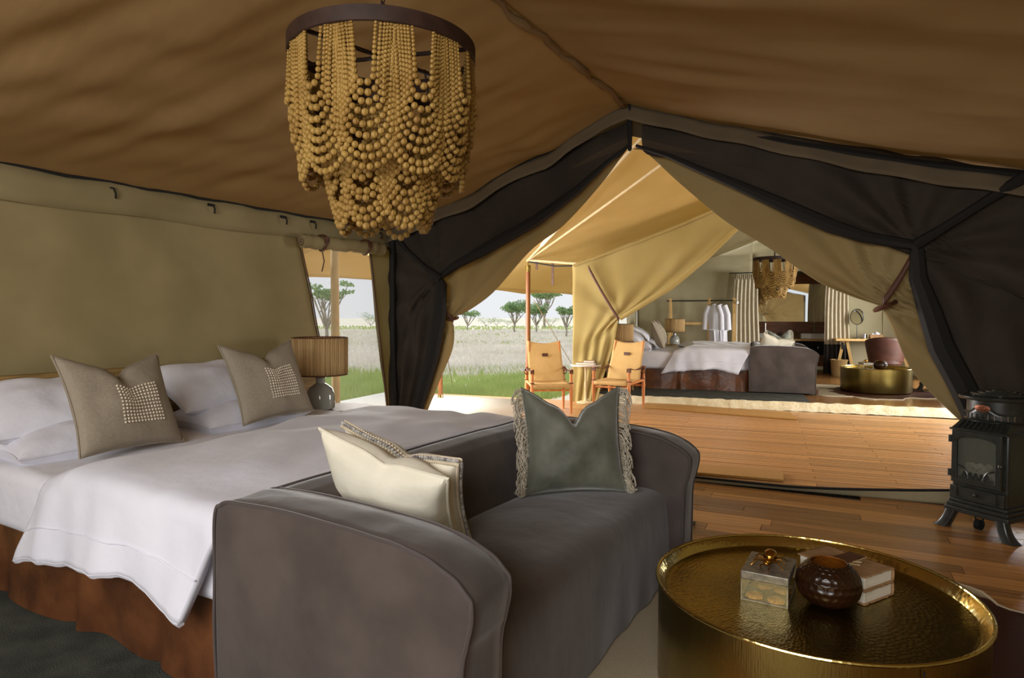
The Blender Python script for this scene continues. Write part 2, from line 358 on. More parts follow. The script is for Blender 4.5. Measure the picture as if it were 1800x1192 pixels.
# deck between the tents
dk = sroot('floor_deck', (0, 0, 0), 'golden wooden deck of narrow boards between the two tents')
a9 = math.radians(8.5); dr = random.Random(5)
def DK(p, q): return (-1.5 + p*math.cos(a9) - q*math.sin(a9), 4.87 + p*math.sin(a9) + q*math.cos(a9))
b = MB(); b.add([DK(-4.9, .02)+(.0,), DK(3.4, .02)+(.0,), DK(3.4, 3.95)+(.0,), DK(-4.9, 3.95)+(.0,)], [(0,1,2,3)])
for k in range(6): b.box(DK(-4.8+k*1.6, 1.95)+(-.25,), (.1, 3.8, .5), a9)
b.build('joists', 'dark_gap', dk)
q = .06; row = 0
while q < 3.9:
    p = -4.9 + (row % 3)*.55 - .9
    while p < 3.4:
        L = 2.3; p0, p1 = max(p, -4.9), min(p+L, 3.4)
        if p1-p0 > .1: x, yy = DK((p0+p1)/2, q); board('deck_board', deckmesh, dk, x, yy, .03+dr.uniform(-.0012, .0012), p1-p0-.005, .0665, a9)
        p += L
    q += .078; row += 1
b = MB(); b.add([DK(-4.92, .6)+(.034,), DK(-2.55, .6)+(.034,), DK(-2.0, 2.0)+(.034,), DK(-2.35, 3.7)+(.034,), DK(-4.92, 3.7)+(.034,)], [(0,1,2,3,4)])
tag(b.build('deck_glare_sheet', 'deck_glare', None, solid=.006), 'pale added sheet imitating daylight glare on the outer end of the deck', 'mat')  # pale sheet added to imitate sunlight washing out the deck boards
# far tent floor
def LB(p, q, z=0): return tuple(BO[:2] + p*BD[:2] + q*BN[:2]) + (z,)
ff = sroot('floor_far', (0, 0, 0), 'reddish hardwood plank floor inside the far tent')
b = MB()
for k in range(62):
    x0 = -.2
    while x0 < 5.6:
        L = 1.7+.5*math.sin(k*7.3+x0); x1 = min(5.6, x0+L); c = LB((x0+x1)/2, .06+k*.1, .05); b.box(c, (x1-x0-.004, .096, .1), BA); x0 = x1
o = b.build('floorboards', 'plank', ff, smooth=False); o['kind'] = 'stuff'
FZ = .1
# walls of the near tent: left wall with a screened opening, right wall, back flanks
def wl(y): return 3.468 + (1.757-y)*.245 if y > 1.0 else 3.653 + (1.0-y)*.06
def wedge(z):                                                    # left edge of the window opening as a function of height
    return 3.46 + max(0, 1.80-z)*.24 - max(0, 1.05-z)*.16
def redge(z): return 4.215 + max(0, 1.80-z)*.155
WT = 1.80
def wallbulge(y, z): return .02*math.sin(y*2.1+z*1.7)*math.sin(PI*max(0, min(1, z/2))) + .012*fn3(y*1.2, z*2.3, 3.1) + .01*fn3(y*4+z*3, z*1.5, 8)
def wl_pt(ya, yb):
    def f(s, t):
        z = t*2.02; y0 = ya(z) if callable(ya) else ya; y1 = yb(z) if callable(yb) else yb; y = y0+(y1-y0)*s
        return (XW + wallbulge(y, z), y, z)
    return f
wr = sroot('wall_left', (XW, 1, 0), 'olive beige canvas side wall behind the near bed')
b = MB(); b.grid(wl_pt(-2.3, wedge), 90, 34); b.grid(wl_pt(redge, lambda z: 4.62), 8, 34)
b.grid(lambda s, t: (XW+wallbulge(3, WT), wedge(WT)+(redge(WT)-wedge(WT))*s, WT+(2.02-WT)*t), 14, 5)
b.grid(lambda s, t: (XW, wedge(.4*t)+(redge(.4*t)-wedge(.4*t))*s, .4*t), 8, 4)
b.build('canvas', 'canvas_wall', wr, solid=.004)
b = MB(); b.grid(lambda s, t: (XW+.018+.008*math.sin(s*60)+wallbulge(-2+6.5*s, 1.9), -2.2+6.7*s, 1.84+.006*math.sin(s*40)+.18*t), 120, 4)
b.build('hem_band', 'canvas_wall', wr, solid=.005)
b = MB(); b.tube([(XW+.025, -2.2+6.7*k/60, 2.02+.006*math.sin(k*1.7)) for k in range(61)], .009, 6); b.build('eave_rope', 'net_dense', wr)
b = MB(); b.tube([(XW+.012+wallbulge(wedge(z), z), wedge(z), z) for z in np.linspace(.4, WT, 20)], .006, 6); b.tube([(XW+.012, redge(z), z) for z in np.linspace(.1, WT, 20)], .006, 6); b.build('window_piping', 'strap', wr)
hook = None
for y in (-.5, .35, 1.28, 2.05, 2.68, 3.27, 3.55, 4.0, 4.3):
    b = MB(); b.tube([(XW+.02, y, 1.99), (XW+.05, y+.005, 1.985), (XW+.06, y+.012, 1.955), (XW+.045, y+.02, 1.93)], .006, 6); b.box((XW+.022, y+.01, 1.985), (.01, .05, .018)); b.build('hook', 'net_dense', wr)
wn = sroot('window_1', (XW, 3.8, .4), 'tall screened window opening beside the near bed')
b = MB(); b.grid(lambda s, t: (XW-.012, wedge(.4+(WT-.4)*t)-.02+(redge(.4+(WT-.4)*t)-wedge(.4+(WT-.4)*t)+.04)*s, .4+(WT-.4)*t), 12, 20); b.build('insect_screen', 'screen', wn)
b = MB(); b.grid(lambda s, t: (XR+.01*math.sin(s*20), -2.3+(yfront(XR)+2.3)*s, 2.02*t), 40, 8); struct(b.build('wall_right', 'canvas_wall', None, solid=.004))
b = MB(); b.grid(lambda s, t: (XW+1.15*s, -2.3+.02*math.sin(s*20), t*(2.0+.38*1.15*s)), 14, 6); struct(b.build('wall_back', 'canvas_wall', None, solid=.004), 'canvas flank behind the camera')
# near ceiling
def roofz(x, y):
    if x < RX: a = (RX-x)/(RX-XW); z = RZ+(EZ+.02-RZ)*a
    else: a = (x-RX)/(XR-RX); z = RZ+(EZ-RZ)*a
    k = math.sin(PI*a)
    if x < RX: fold = fn3((x*.9+y*1.1)*1.1, (x-y*.35)*3.4, 1.5)*.055 + fn3(x*.6+y*.5, (x*.5-y)*7, 4)*.03
    else: fold = fn3(x*.7, y*3.2-x*.5, 6.5)*.055 + fn3(x*.5+2, y*7+x*.6, 9)*.028
    return z - .05*k + fold*min(1, k*1.6)
cl = sroot('ceiling', (RX, 1, RZ), 'tan canvas ceiling of the near tent rising to a wavy ridge')
b = MB()
b.grid(lambda s, t: ((lambda x, y: (x, y, roofz(x, y)))(RX+(XW-RX)*s, -2.4+(yfront(RX+(XW-RX)*s)+2.47)*t)), 70, 150)
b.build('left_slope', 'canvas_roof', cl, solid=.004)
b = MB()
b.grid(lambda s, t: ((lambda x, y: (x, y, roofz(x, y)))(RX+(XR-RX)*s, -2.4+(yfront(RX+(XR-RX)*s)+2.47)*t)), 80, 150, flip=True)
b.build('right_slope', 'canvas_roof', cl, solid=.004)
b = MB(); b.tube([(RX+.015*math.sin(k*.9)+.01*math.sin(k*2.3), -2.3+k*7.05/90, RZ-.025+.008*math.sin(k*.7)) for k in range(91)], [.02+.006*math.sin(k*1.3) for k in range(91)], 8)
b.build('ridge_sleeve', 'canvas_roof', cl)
def roofline(s): x = XW+(XR-XW)*s; return x
b = MB(); b.grid(lambda s, t: (roofline(s)+FN[0]*(-.06-.05*t), yfront(roofline(s))-.06-.05*t, roofz(roofline(s), 4.6)-.13*t+.006*math.sin(s*70)), 90, 5)
b.build('valance', 'valance', cl, solid=.004)
b = MB(); b.grid(lambda s, t: (roofline(s)+FN[0]*.03, yfront(roofline(s))+.03, roofz(roofline(s), 4.6)+.03-.25*t), 90, 4); b.build('gable_net', 'net_dense', cl)
# ------------------------------------------------------------------ drapes
def drape(o, n, L, Rr, off, K, ns=46, nt=60, amp=.04, k=14, nf=4, vamp=.018, g=1.0, seed=0):
    o = np.array(o); Lw = [(t,)+tuple(onplane(u, v, o+n*off, n)) for t, u, v in L]; Rw = [(t,)+tuple(onplane(u, v, o+n*off, n)) for t, u, v in Rr]
    Kw = onplane(K[0], K[1], o+n*off, n); ex = np.array([n[1], -n[0], 0])
    def f(s, t):
        a = smooth_line(Lw, t); c = smooth_line(Rw, t); p = a+(c-a)*s**g; d = p-Kw; r = math.hypot(np.dot(d, ex), d[2]); th = math.atan2(d[2], np.dot(d, ex))
        w = amp*math.sin(k*th+seed+.8*math.sin(3*th))*(r/(r+.30))**1.5*1.5*math.exp(-r/.8) + vamp*math.sin(2*PI*nf*s+seed)*min(1, s*3)*(.3+.7*t) + .02*fn3(p[0]*2+seed, p[2]*2, seed)
        return tuple(p+n*w)
    return MB().grid(f, ns, nt)
AP = (1108, 262)
# canvas door curtains of the near tent, tied back, and the dark nets in front of them
t = thing('canvas_curtain', 'beige canvas door curtain tied back at left of the near doorway', 'curtain', (-3.6, 4.6, .05))
b = drape(FO, FN, [(0, 694, 412), (.55, 696, 560), (1, 702, 722)],
          [(0, 1106, 258), (.14, 1055, 325), (.3, 989, 397), (.42, 932, 440), (.52, 867, 512), (.6, 822, 546), (.655, 794, 559), (.70, 796, 575), (.78, 793, 610), (.88, 776, 662), (1, 752, 722)], .07, (794, 560), amp=.05, seed=1, k=12)
b.build('cloth', 'canvas_curtain', t, solid=.005)
def strap(parent, p, q, w=.05, name='tie_strap', m='strap'):
    b = MB(); p, q = np.array(p), np.array(q); sag = lambda k: np.array([0, 0, -.02*math.sin(PI*k)])
    b.grid(lambda s, k: tuple(p+(q-p)*k + sag(k) + np.array([0, 0, w*(s-.5)])), 3, 14); return b.build(name, m, parent, solid=.008)
FP = lambda u, v, off: onplane(u, v, FO+FN*off, FN)
strap(t, FP(768, 524, -.02), FP(797, 563, -.0), .045)
b = MB(); p = FP(796, 560, .06); b.tube([tuple(p+FD*.035*math.cos(a)+FN*.07*math.sin(a)+np.array([0, 0, .012*math.sin(a)])) for a in np.linspace(0, 2*PI, 20)[:-1]], .012, 6, closed=True); b.build('tie_loop', 'strap', t)
t = thing('canvas_curtain', 'beige canvas door curtain tied back by a wide strap at right, behind the stove', 'curtain', (.9, 5.3, .05))
b = drape(FO, FN, [(0, 2010, 330), (.5, 2010, 560), (1, 2010, 900)],
          [(0, 1109, 262), (.08, 1130, 264), (.2, 1192, 320), (.32, 1255, 373), (.4, 1296, 403), (.48, 1355, 438), (.56, 1440, 496), (.62, 1500, 522), (.66, 1545, 537), (.70, 1556, 552), (.75, 1573, 587), (.84, 1600, 645), (.92, 1638, 692), (1, 1700, 752)], .07, (1549, 538), amp=.07, seed=4, k=13, ns=80, g=1.0)
b.build('cloth', 'canvas_curtain', t, solid=.005)
strap(t, FP(1610, 438, -.06), FP(1552, 532, .0), .075)
b = MB(); p = FP(1556, 538, .06); b.tube([tuple(p+FD*.06*math.cos(a)+FN*.08*math.sin(a)+np.array([0, 0, .03*math.cos(a)])) for a in np.linspace(0, 2*PI, 20)[:-1]], .016, 6, closed=True); b.build('tie_loop', 'strap', t)
t = thing('net_curtain', 'dark insect net curtain knotted back at left of the near doorway', 'curtain', (-3.6, 4.5, .05))
b = drape(FO, FN, [(0, 684, 413), (.5, 684, 560), (1, 686, 722)],
          [(0, 1108, 212), (.03, 1105, 258), (.12, 1062, 292), (.22, 1015, 336), (.34, 942, 390), (.46, 848, 443), (.56, 796, 470), (.60, 774, 486), (.64, 776, 500), (.74, 773, 556), (.86, 760, 628), (1, 734, 722)], -.03, (773, 490), amp=.06, seed=2, k=11)
b.build('cloth', 'net', t, solid=.003)
hem = [(1105, 256), (1062, 290), (1015, 334), (942, 388), (848, 441), (796, 469), (774, 487), (777, 500), (773, 556), (760, 628), (734, 720)]
b = MB(); b.tube([tuple(FP(u, v, -.05)) for u, v in hem], [.012, .02, .035, .05, .05, .035, .03, .045, .06, .06, .05], 8); b.build('gathered_hem', 'net_dense', t)
b = MB(); b.tube([tuple(FP(u, v, -.08)) for u, v in ((692, 414), (715, 440), (745, 468), (775, 490))], [.03, .02, .02, .035], 8); b.build('tie_band', 'net_dense', t)
b = MB(); b.tube([tuple(FP(u, v, -.06)) for u, v in ((690, 414), (690, 480), (691, 600), (695, 720))], .03, 6); b.build('edge_band', 'net_dense', t)
b = MB(); b.tube([tuple(FP(u, v, -.05)) for u, v in ((694, 410), (770, 371), (850, 326), (930, 284), (1010, 240), (1060, 212), (1108, 203), (1140, 198))], .02, 6); b.build('top_band', 'net_dense', t)
t = thing('net_curtain', 'dark insect net curtain knotted back at right, hanging behind the black stove', 'curtain', (.9, 5.2, .05))
b = drape(FO, FN, [(0, 1990, 330), (.5, 1990, 560), (1, 1990, 900)],
          [(0, 1130, 200), (.03, 1128, 262), (.14, 1178, 276), (.26, 1233, 300), (.36, 1289, 323), (.46, 1400, 372), (.52, 1460, 398), (.56, 1521, 418), (.60, 1605, 430), (.63, 1610, 441), (.70, 1612, 489), (.78, 1626, 546), (.87, 1642, 610), (.94, 1680, 683), (1, 1704, 745)], -.03, (1607, 434), amp=.07, seed=3, k=11, ns=80)
b.build('cloth', 'net', t, solid=.003)
hem = [(1118, 256), (1178, 275), (1233, 299), (1289, 322), (1400, 371), (1460, 397), (1521, 417), (1605, 431), (1612, 441), (1614, 489), (1634, 546), (1655, 610), (1694, 683), (1720, 745)]
b = MB(); b.tube([tuple(FP(u, v, -.05)) for u, v in hem], [.012, .018, .025, .035, .05, .05, .04, .035, .045, .055, .07, .08, .08, .07], 8); b.build('gathered_hem', 'net_dense', t)
b = MB(); b.tube([tuple(FP(u, v, -.08)) for u, v in ((1800, 312), (1720, 362), (1660, 400), (1607, 432))], [.04, .03, .03, .04], 8); b.build('tie_band', 'net_dense', t)
b = MB(); b.tube([tuple(FP(u, v, -.05)) for u, v in ((1140, 198), (1240, 226), (1400, 256), (1600, 286), (1840, 312))], [.02, .03, .035, .03, .03], 6); b.build('top_band', 'net_dense', t)
b = MB(); b.tube([tuple(FP(u, v, -.07)) for u, v in ((1107, 180), (1107, 205), (1107, 240), (1108, 258))], [.008, .02, .02, .012], 6)
b.ell(FP(1107, 261, -.08), (.018, .018, .022)); tag(b.build('ridge_tie', 'net_dense'), 'dark tie hanging from the ridge at the peak of the near doorway', 'tie')
# threshold flap of the near doorway
b = MB()
def flapf(s, t):
    x = -3.8+5.1*s; h = .012+.10*max(0, (x+.6)/1.4)**1.3*(1 if x > -.6 else 0)
    return (x, yfront(x)-.03+.05*t*s-.07*math.sin(PI*max(0, min(1, (x+1.6)/2.4)))*t, .002+(h+.02)*t)
b.grid(flapf, 80, 5); tag(b.build('threshold_flap', 'canvas_back', None, solid=.012), 'dark canvas sill flap lying along the near edge of the deck', 'flap')
b = MB(); b.tube([flapf(k/80, 1) for k in range(81)], .010, 6); tag(b.build('sill_cord', 'net_dense'), 'dark cord along the top of the near sill flap', 'cord')
# rolled window flap with two straps
t = thing('rolled_window_flap', 'rolled canvas window flap buckled above the screened window', 'blind', (-3.8, 3.84, 1.78))
y0, y1, zc = 3.40, 4.29, 1.815
b = MB(); prof = [(0.001, 0)]
b.tube([(-3.82+.004*math.sin(k*1.9), y0+(y1-y0)*k/24, zc+.02*(k/24)+.005*math.sin(k)) for k in range(25)], [.052+.005*math.sin(k*2.2) for k in range(25)], 14); b.build('roll', 'canvas_wall', t)
b = MB(); b.tube([(-3.82+(.048-.003*k*.5)*math.cos(k*.5)*(1-k/80), y0-.004, zc+(.048-.003*k*.5)*math.sin(k*.5)*(1-k/80)) for k in range(30)], .003, 4); b.build('spiral_edge', 'strap', t)
for yy in (3.60, 4.08):
    b = MB(); zz = zc+.02*(yy-y0)/(y1-y0)
    b.tube([(-3.82+.062*math.cos(a), yy+.012*math.sin(2*a), zz+.062*math.sin(a)) for a in np.linspace(0, 2*PI, 18)[:-1]], .009, 6, closed=True); b.box((-3.765, yy, zz+.02), (.012, .035, .05)); b.build('strap', 'strap', t)
b = MB(); b.tube([(-3.84, 3.62, 1.76), (-3.83, 3.63, 1.68), (-3.835, 3.61, 1.6)], .005, 5); b.build('loose_strap', 'strap', t)
# ------------------------------------------------------------------ fly sheet over the deck and awning
def flyz(x, y):
    if x > -4.73: k = (x+1.75)/(-4.73+1.75); z = 2.98+(2.10-2.98)*k - .05*math.sin(PI*k)
    else: k = (-4.73-x)/1.1; z = 2.10-.38*k+.03*math.sin(PI*k)
    return z + .02*fn3(x*1.1, y*2.6, 2)
b = MB(); b.grid(lambda s, t: (lambda x, y: (x, y, flyz(x, y)))(-1.75-4.05*s, 4.75-.3*s+(13.2-4.45)*t), 60, 80)
b.grid(lambda s, t: (lambda x, y: (x, y, 2.98-.27*(x+1.75)+.015*fn3(x, y*2, 5)))(-1.75+3.4*s, 4.95+.3*s+8*t), 20, 50)
struct(b.build('ceiling_fly', 'canvas_fly', None, solid=.004), 'glowing tan canvas fly sheet stretched over the deck')
def edgez(y): return 1.70 + .045*abs(math.sin(y*1.15+.6)) + .02*math.sin(y*.5)
b = MB()
b.grid(lambda s, t: (lambda x, y: (x, y, 2.04-.32*s+.02*math.sin(PI*s)))(-3.93-1.87*s, -2.4+6.9*t), 16, 40)
tag(b.build('awning', 'canvas_fly', None, solid=.004), 'tan canvas awning sloping down outside the screened window of the near tent', 'awning')
b = MB(); b.grid(lambda s, t: (-5.81-.02*s, -2.4+15*t, 1.76+(edgez(-2.4+15*t)-1.78)*s-.0), 4, 160)
tag(b.build('awning_valance', 'canvas_fly', None, solid=.004), 'scalloped tan valance hanging along the outer edge of the awning', 'valance')
def pole(x, y, z0, z1, r, lab, m='pole', cap=True):
    t = thing('tent_pole', lab, 'pole', (x, y, z0))
    b = MB(); b.tube([(x, y, z0), (x, y, z0+.6*(z1-z0)), (x, y, z1-.09)], [r, r, r*.92], 14); b.build('shaft', m, t)
    if cap: b = MB(); b.tube([(x, y, z1-.09), (x, y, z1), (x, y, z1+.005)], [r*1.1, r*1.1, r*.7], 14); b.tube([(x, y, z1), (x, y, z1+.06)], .008, 6); b.build('brass_cap', 'brass_rim', t)
    b = MB(); b.tube([(x, y, z0), (x, y, z0+.05)], [r*1.35, r*1.1], 14); b.build('brass_foot', 'brass_rim', t)
    return t
pole(-4.73, 8.58, .03, 2.02, .037, 'round wooden pole with brass cap standing at the far corner of the deck')
pole(-4.73, 4.62, -.45, 2.05, .042, 'thick weathered pole standing outside the screened window', 'pole_pale', False)
pole(-5.75, 7.72, .03, 1.70, .035, 'outer wooden pole whose brass foot shows beside the left door curtain')
tp = np.array([-4.73, 8.55, 2.09])
for e, lab, sl in (((-1.78, 6.15, 2.80), 'lower pale spreader pole slanting up under the fly sheet', None), ((-1.78, 5.3, 2.80), 'upper pale spreader pole slanting up under the fly sheet', 1)):
    e = np.array(e); t = thing('spreader_pole', lab, 'pole', tuple(tp)); b = MB(); b.tube([tuple(tp+(e-tp)*k/12+np.array([0, 0, -.01*math.sin(PI*k/12)])) for k in range(13)], .016, 8); b.build('shaft', 'pole_pale', t)
    if sl: b = MB(); b.tube([tuple(tp+(e-tp)*k) for k in (.2, .3, .45)], .027, 10); b.build('sleeve', 'canvas_cream', t)
c0 = np.array([-4.7, 8.55, 2.10]); c1 = LB(0, -.03, 1.99)
t = thing('eave_pole', 'short pale eave pole with leather straps linking corner post and far tent', 'pole', tuple(c0))
b = MB(); b.tube([tuple(c0), tuple((c0+np.array(c1))/2), c1], .02, 8); b.build('shaft', 'pole_pale', t)
b = MB(); b.tube([tuple(c0-(0,0,.03)), tuple((c0+np.array(c1))/2-(0, 0, .06)), tuple(np.array(c1)-(0,0,.02))], .012, 6); b.build('cord', 'net_dense', t)
for k, l, in ((.15, .12), (.45, .33), (.92, .14)):
    p = c0+(np.array(c1)-c0)*k; b = MB(); b.box((p[0], p[1], p[2]-l/2-.02), (.035, .01, l)); b.build('strap', 'strap', t)
for (p, q, lab) in (((-4.76, 8.6, 2.05), (-4.9, 13.9, -.45), 'x'),): pass
def guy(u0, v0, D0, u1, v1, D1, lab):
    p = W(u0, D0)+(Zf(v0, D0),); q = W(u1, D1)+(Zf(v1, D1),)
    b = MB(); b.tube([p, tuple((np.array(p)+q)/2-(0, 0, .01)), q], .007, 5); tag(b.build('guy_rope', 'rope'), lab, 'rope')
guy(938, 527, 10.5, 1040, 697, 14.0, 'pale guy rope slanting down behind the left safari chair')
guy(768, 520, 9.7, 797, 690, 14.75, 'thin guy rope beside the left door curtain over the green grass')
# ================================================================== FAR TENT SHELL
PR, PW, QB = 2.5, 5.5, 5.2
def farroof(p): return 2.84+(2.04-2.84)*(PR-p)/PR if p < PR else 2.84+(2.04-2.84)*(p-PR)/(PW-PR)
wf = sroot('wall_left_far', LB(0, 2.5), 'canvas side wall of the far tent with a narrow screened slit')
def lwin(z): return 2.9 + .12*(1.8-z)
b = MB()
b.grid(lambda s, t: LB(.015*math.sin(s*9+t*4), 0+(lwin(2.1*t))*s, 2.06*t), 20, 12)
b.grid(lambda s, t: LB(.015*math.sin(s*9+t*4), lwin(2.1*t)+.75+(QB-lwin(2.1*t)-.75)*s, 2.06*t), 16, 12)
b.grid(lambda s, t: LB(0, 2.85+.9*s, 1.8+.24*t), 4, 3); b.grid(lambda s, t: LB(0, 2.9+.95*s, .6*t), 4, 3)
b.build('canvas', 'canvas_back', wf, solid=.004)
w2 = sroot('window_2', LB(0, 3.3, .6), 'narrow screened window slit in the far tent wall above the bed')
b = MB(); b.grid(lambda s, t: LB(-.012, 2.85+1.0*s, .55+1.3*t), 4, 8); b.build('insect_screen', 'screen', w2)
OP0, OP1 = 2.35, 4.05
def backw(p0, p1, z0=0, z1=None):
    def f(s, t):
        p = p0+(p1-p0)*s; top = farroof(p) if z1 is None else z1; z = z0+(top-z0)*t
        return LB(p, QB + .03*math.sin(p*2.1+z*3.4)*(.3+z/2.5) + .025*fn3(p*.8, z*5, 3), z)
    return f
b = MB(); b.grid(backw(0, OP0), 40, 40); b.grid(backw(OP1, PW), 24, 30); b.grid(backw(OP0, OP1, 2.15), 14, 10)
struct(b.build('wall_back_far', 'canvas_back', None, solid=.004), 'sagging olive canvas back wall of the far tent')
b = MB(); b.grid(lambda s, t: LB(PW, 2.2*s, 2.08*t), 6, 6); b.grid(lambda s, t: LB(PW, 3.9+(QB-3.9)*s, 2.08*t), 6, 6); struct(b.build('wall_right_far', 'canvas_back', None, solid=.004), 'open sided canvas wall of the far tent')
b = MB()
b.grid(lambda s, t: LB(PR*(1-s), QB*t-.02, farroof(PR*(1-s))-.05*math.sin(PI*s)+.03*fn3(s*2, t*9, 4)), 24, 40)
b.grid(lambda s, t: LB(PR+(PW-PR)*s, QB*t-.02, farroof(PR+(PW-PR)*s)-.05*math.sin(PI*s)+.03*fn3(s*2, t*9, 7)), 24, 40, flip=True)
struct(b.build('ceiling_far', 'canvas_wall', None, solid=.004), 'canvas ceiling inside the far tent')
b = MB(); b.grid(lambda s, t: LB(OP0-.6+3.0*s, 7.0, 2.4*t), 8, 8); b.grid(lambda s, t: LB(OP0-.6, QB+1.8*s, 2.4*t), 6, 6); b.grid(lambda s, t: LB(OP1+.7, QB+1.8*s, 2.4*t), 6, 6)
b.grid(lambda s, t: LB(OP0-.6+3.0*s, QB+1.8*t, 2.4), 6, 6); struct(b.build('wall_bathroom', 'canvas_back', None, solid=.01), 'canvas enclosure of the bathroom behind the far tent')
b = MB(); b.grid(lambda s, t: LB(-.1+5.7*s, -.04+.16*t+.012*math.sin(s*150)*math.sin(PI*t), .03+.11*math.sin(PI*min(1, t*1.1))**.6+.008*fn3(s*60, t*3, 1)), 260, 8)
tag(b.build('threshold_roll', 'canvas_cream', None), 'rumpled cream canvas roll along the sill of the far tent', 'sill')
t = thing('canvas_curtain', 'sunlit yellow canvas curtain of the far tent tied back above the side table', 'curtain', LB(0, 0, .05))
Bp = lambda u, v, off: onplane(u, v, BO+BN*off, BN)
b = drape(BO, BN, [(0, 1006, 466), (.5, 1007, 590), (1, 1004, 712)],
          [(0, 1340, 335), (.1, 1325, 372), (.2, 1296, 399), (.3, 1240, 452), (.42, 1180, 502), (.55, 1120, 540), (.63, 1089, 562), (.68, 1086, 572), (.78, 1078, 610), (.9, 1062, 660), (1, 1048, 712)], -.05, (1089, 563), amp=.035, k=9, seed=5, vamp=.02)
b.build('cloth', 'canvas_sun', t, solid=.005)
strap(t, Bp(1034, 470, -.14), Bp(1088, 562, -.12), .07)
b = MB(); b.tube([tuple(Bp(u, v, -.08)) for u, v in ((1008, 467), (1090, 437), (1180, 402), (1300, 350))], .02, 6); b.build('top_hem', 'canvas_sun', t)
b = MB(); b.tube([tuple(Bp(u, v, -.10)) for u, v in ((1090, 560), (1120, 541), (1180, 504), (1240, 454), (1296, 401))], [.03, .035, .04, .04, .03], 8); b.build('rolled_edge', 'canvas_sun', t)
# bathroom seen between the two cream curtains
def drapery(name, label, p0, p1, q, z0, z1, nf, flare=0, band=None):
    t = thing(name, label, 'curtain', LB((p0+p1)/2, q, z0), group=None)
    def f(za, zb):
        def g(s, k):
            z = za+(zb-za)*k; h = (z-z0)/(z1-z0); a = p0-flare*(1-h); c = p1+flare*(1-h)
            return LB(a+(c-a)*s+.01*math.sin(z*3), q+.03*math.sin(2*PI*nf*s+.4*math.sin(z*2))*(1-.4*h), z)
        return g
    if band: b = MB(); b.grid(f(z0+band, z1), 90, 16); b.build('cloth', 'curtain', t, solid=.004); b = MB(); b.grid(f(z0, z0+band), 90, 5); b.build('hem_panel', 'curtain_dark', t, solid=.004)
    else: b = MB(); b.grid(f(z0, z1), 90, 16); b.build('cloth', 'curtain', t, solid=.004)
    b = MB(); b.grid(lambda s, k: LB(p0+(p1-p0)*s, q-.0+.03*math.sin(2*PI*nf*2*s), z1-.1+.11*k), 90, 3); b.build('pleat_heading', 'curtain', t)
    return t
drapery('bathroom_curtain', 'long cream pleated curtain beside the clothes rack in the far tent', 2.02, 2.46, QB-.25, .12, 2.10, 6, .05)
drapery('bathroom_curtain', 'cream pleated curtain with a black hem beside the dressing desk', 3.72, 4.10, QB-.25, .12, 2.12, 6, .05, .58)
b = MB(); b.tube([LB(1.9, QB-.25, 2.13), LB(4.2, QB-.25, 2.15)], .012, 8); tag(b.build('curtain_rail', 'iron'), 'dark rail carrying the cream bathroom curtains', 'rail')
t = thing('vanity_wall', 'wooden vanity panel with a wide mirror in the far bathroom', 'vanity', LB(3.2, 6.7, FZ))
VQ = 6.62
for k in range(9): b = MB(); b.box(LB(3.15, VQ, .2+k*.11), (1.9, .03, .106), BA); b.build('panel_board', 'vanity', t, smooth=False)
b = MB(); b.box(LB(3.15, VQ, 2.07), (1.9, .06, .22), BA); b.build('top_board', 'vanity', t, bevel=.004)
b = MB(); b.box(LB(3.15, VQ-.02, 1.55), (1.55, .02, .84), BA); b.build('mirror', 'mirror', t, smooth=False)
for x in (2.36, 3.94): b = MB(); b.box(LB(x, VQ-.02, 1.55), (.05, .04, .9), BA); b.build('mirror_frame', 'pine', t, bevel=.004)
t = thing('washstand', 'dark wooden washstand under the bathroom mirror', 'washstand', LB(3.15, 6.35, FZ))
b = MB(); b.box(LB(3.15, 6.32, .74), (1.7, .5, .04), BA); b.build('counter', 'pine', t, bevel=.004)
for x in (2.6, 3.15, 3.7): b = MB(); b.box(LB(x, 6.3, .56), (.52, .46, .26), BA); d = b.build('drawer', 'iron_deep', t, bevel=.006); b = MB(); b.ell(LB(x, 6.05, .58), (.02, .02, .02)); b.build('knob', 'chrome', d)
for x in (2.36, 3.94): b = MB(); b.box(LB(x, 6.3, .41), (.06, .44, .62), BA); b.build('leg', 'vanity', t)
for x, lab in ((2.62, 'white rectangular basin at left of the washstand'), (3.62, 'white rectangular basin at right of the washstand beside the curtain')):
    t = thing('basin', lab, 'basin', LB(x, 6.3, .76)); b = MB(); c = LB(x, 6.3, .76)
    b.box((c[0], c[1], c[2]+.06), (.5, .34, .12), BA); b.build('bowl', 'porcelain', t, bevel=.02)
    b = MB(); c = LB(x+.05, 6.52, .76); b.tube([c, (c[0], c[1], c[2]+.34), (c[0]+.01, c[1]-.1, c[2]+.36)], .014, 8); b.build('tap', 'chrome', t)
for k, (x, h, m_) in enumerate(((2.95, .16, 'bottle_dark'), (3.04, .14, 'bottle_dark'), (3.13, .15, 'bottle_dark'), (3.26, .24, 'glass'))):
    c = LB(x, 6.25, .76); b = MB(); b.lathe([(.001, 0), (.035, 0), (.036, h*.6), (.012, h*.72), (.012, h), (.001, h)], c, 14)
    tag(b.build('bottle', m_), ['dark toiletry bottle nearest the left basin', 'dark toiletry bottle in the middle of the dark three', 'dark toiletry bottle next to the clear decanter', 'tall clear decanter on the washstand'][k], 'bottle')
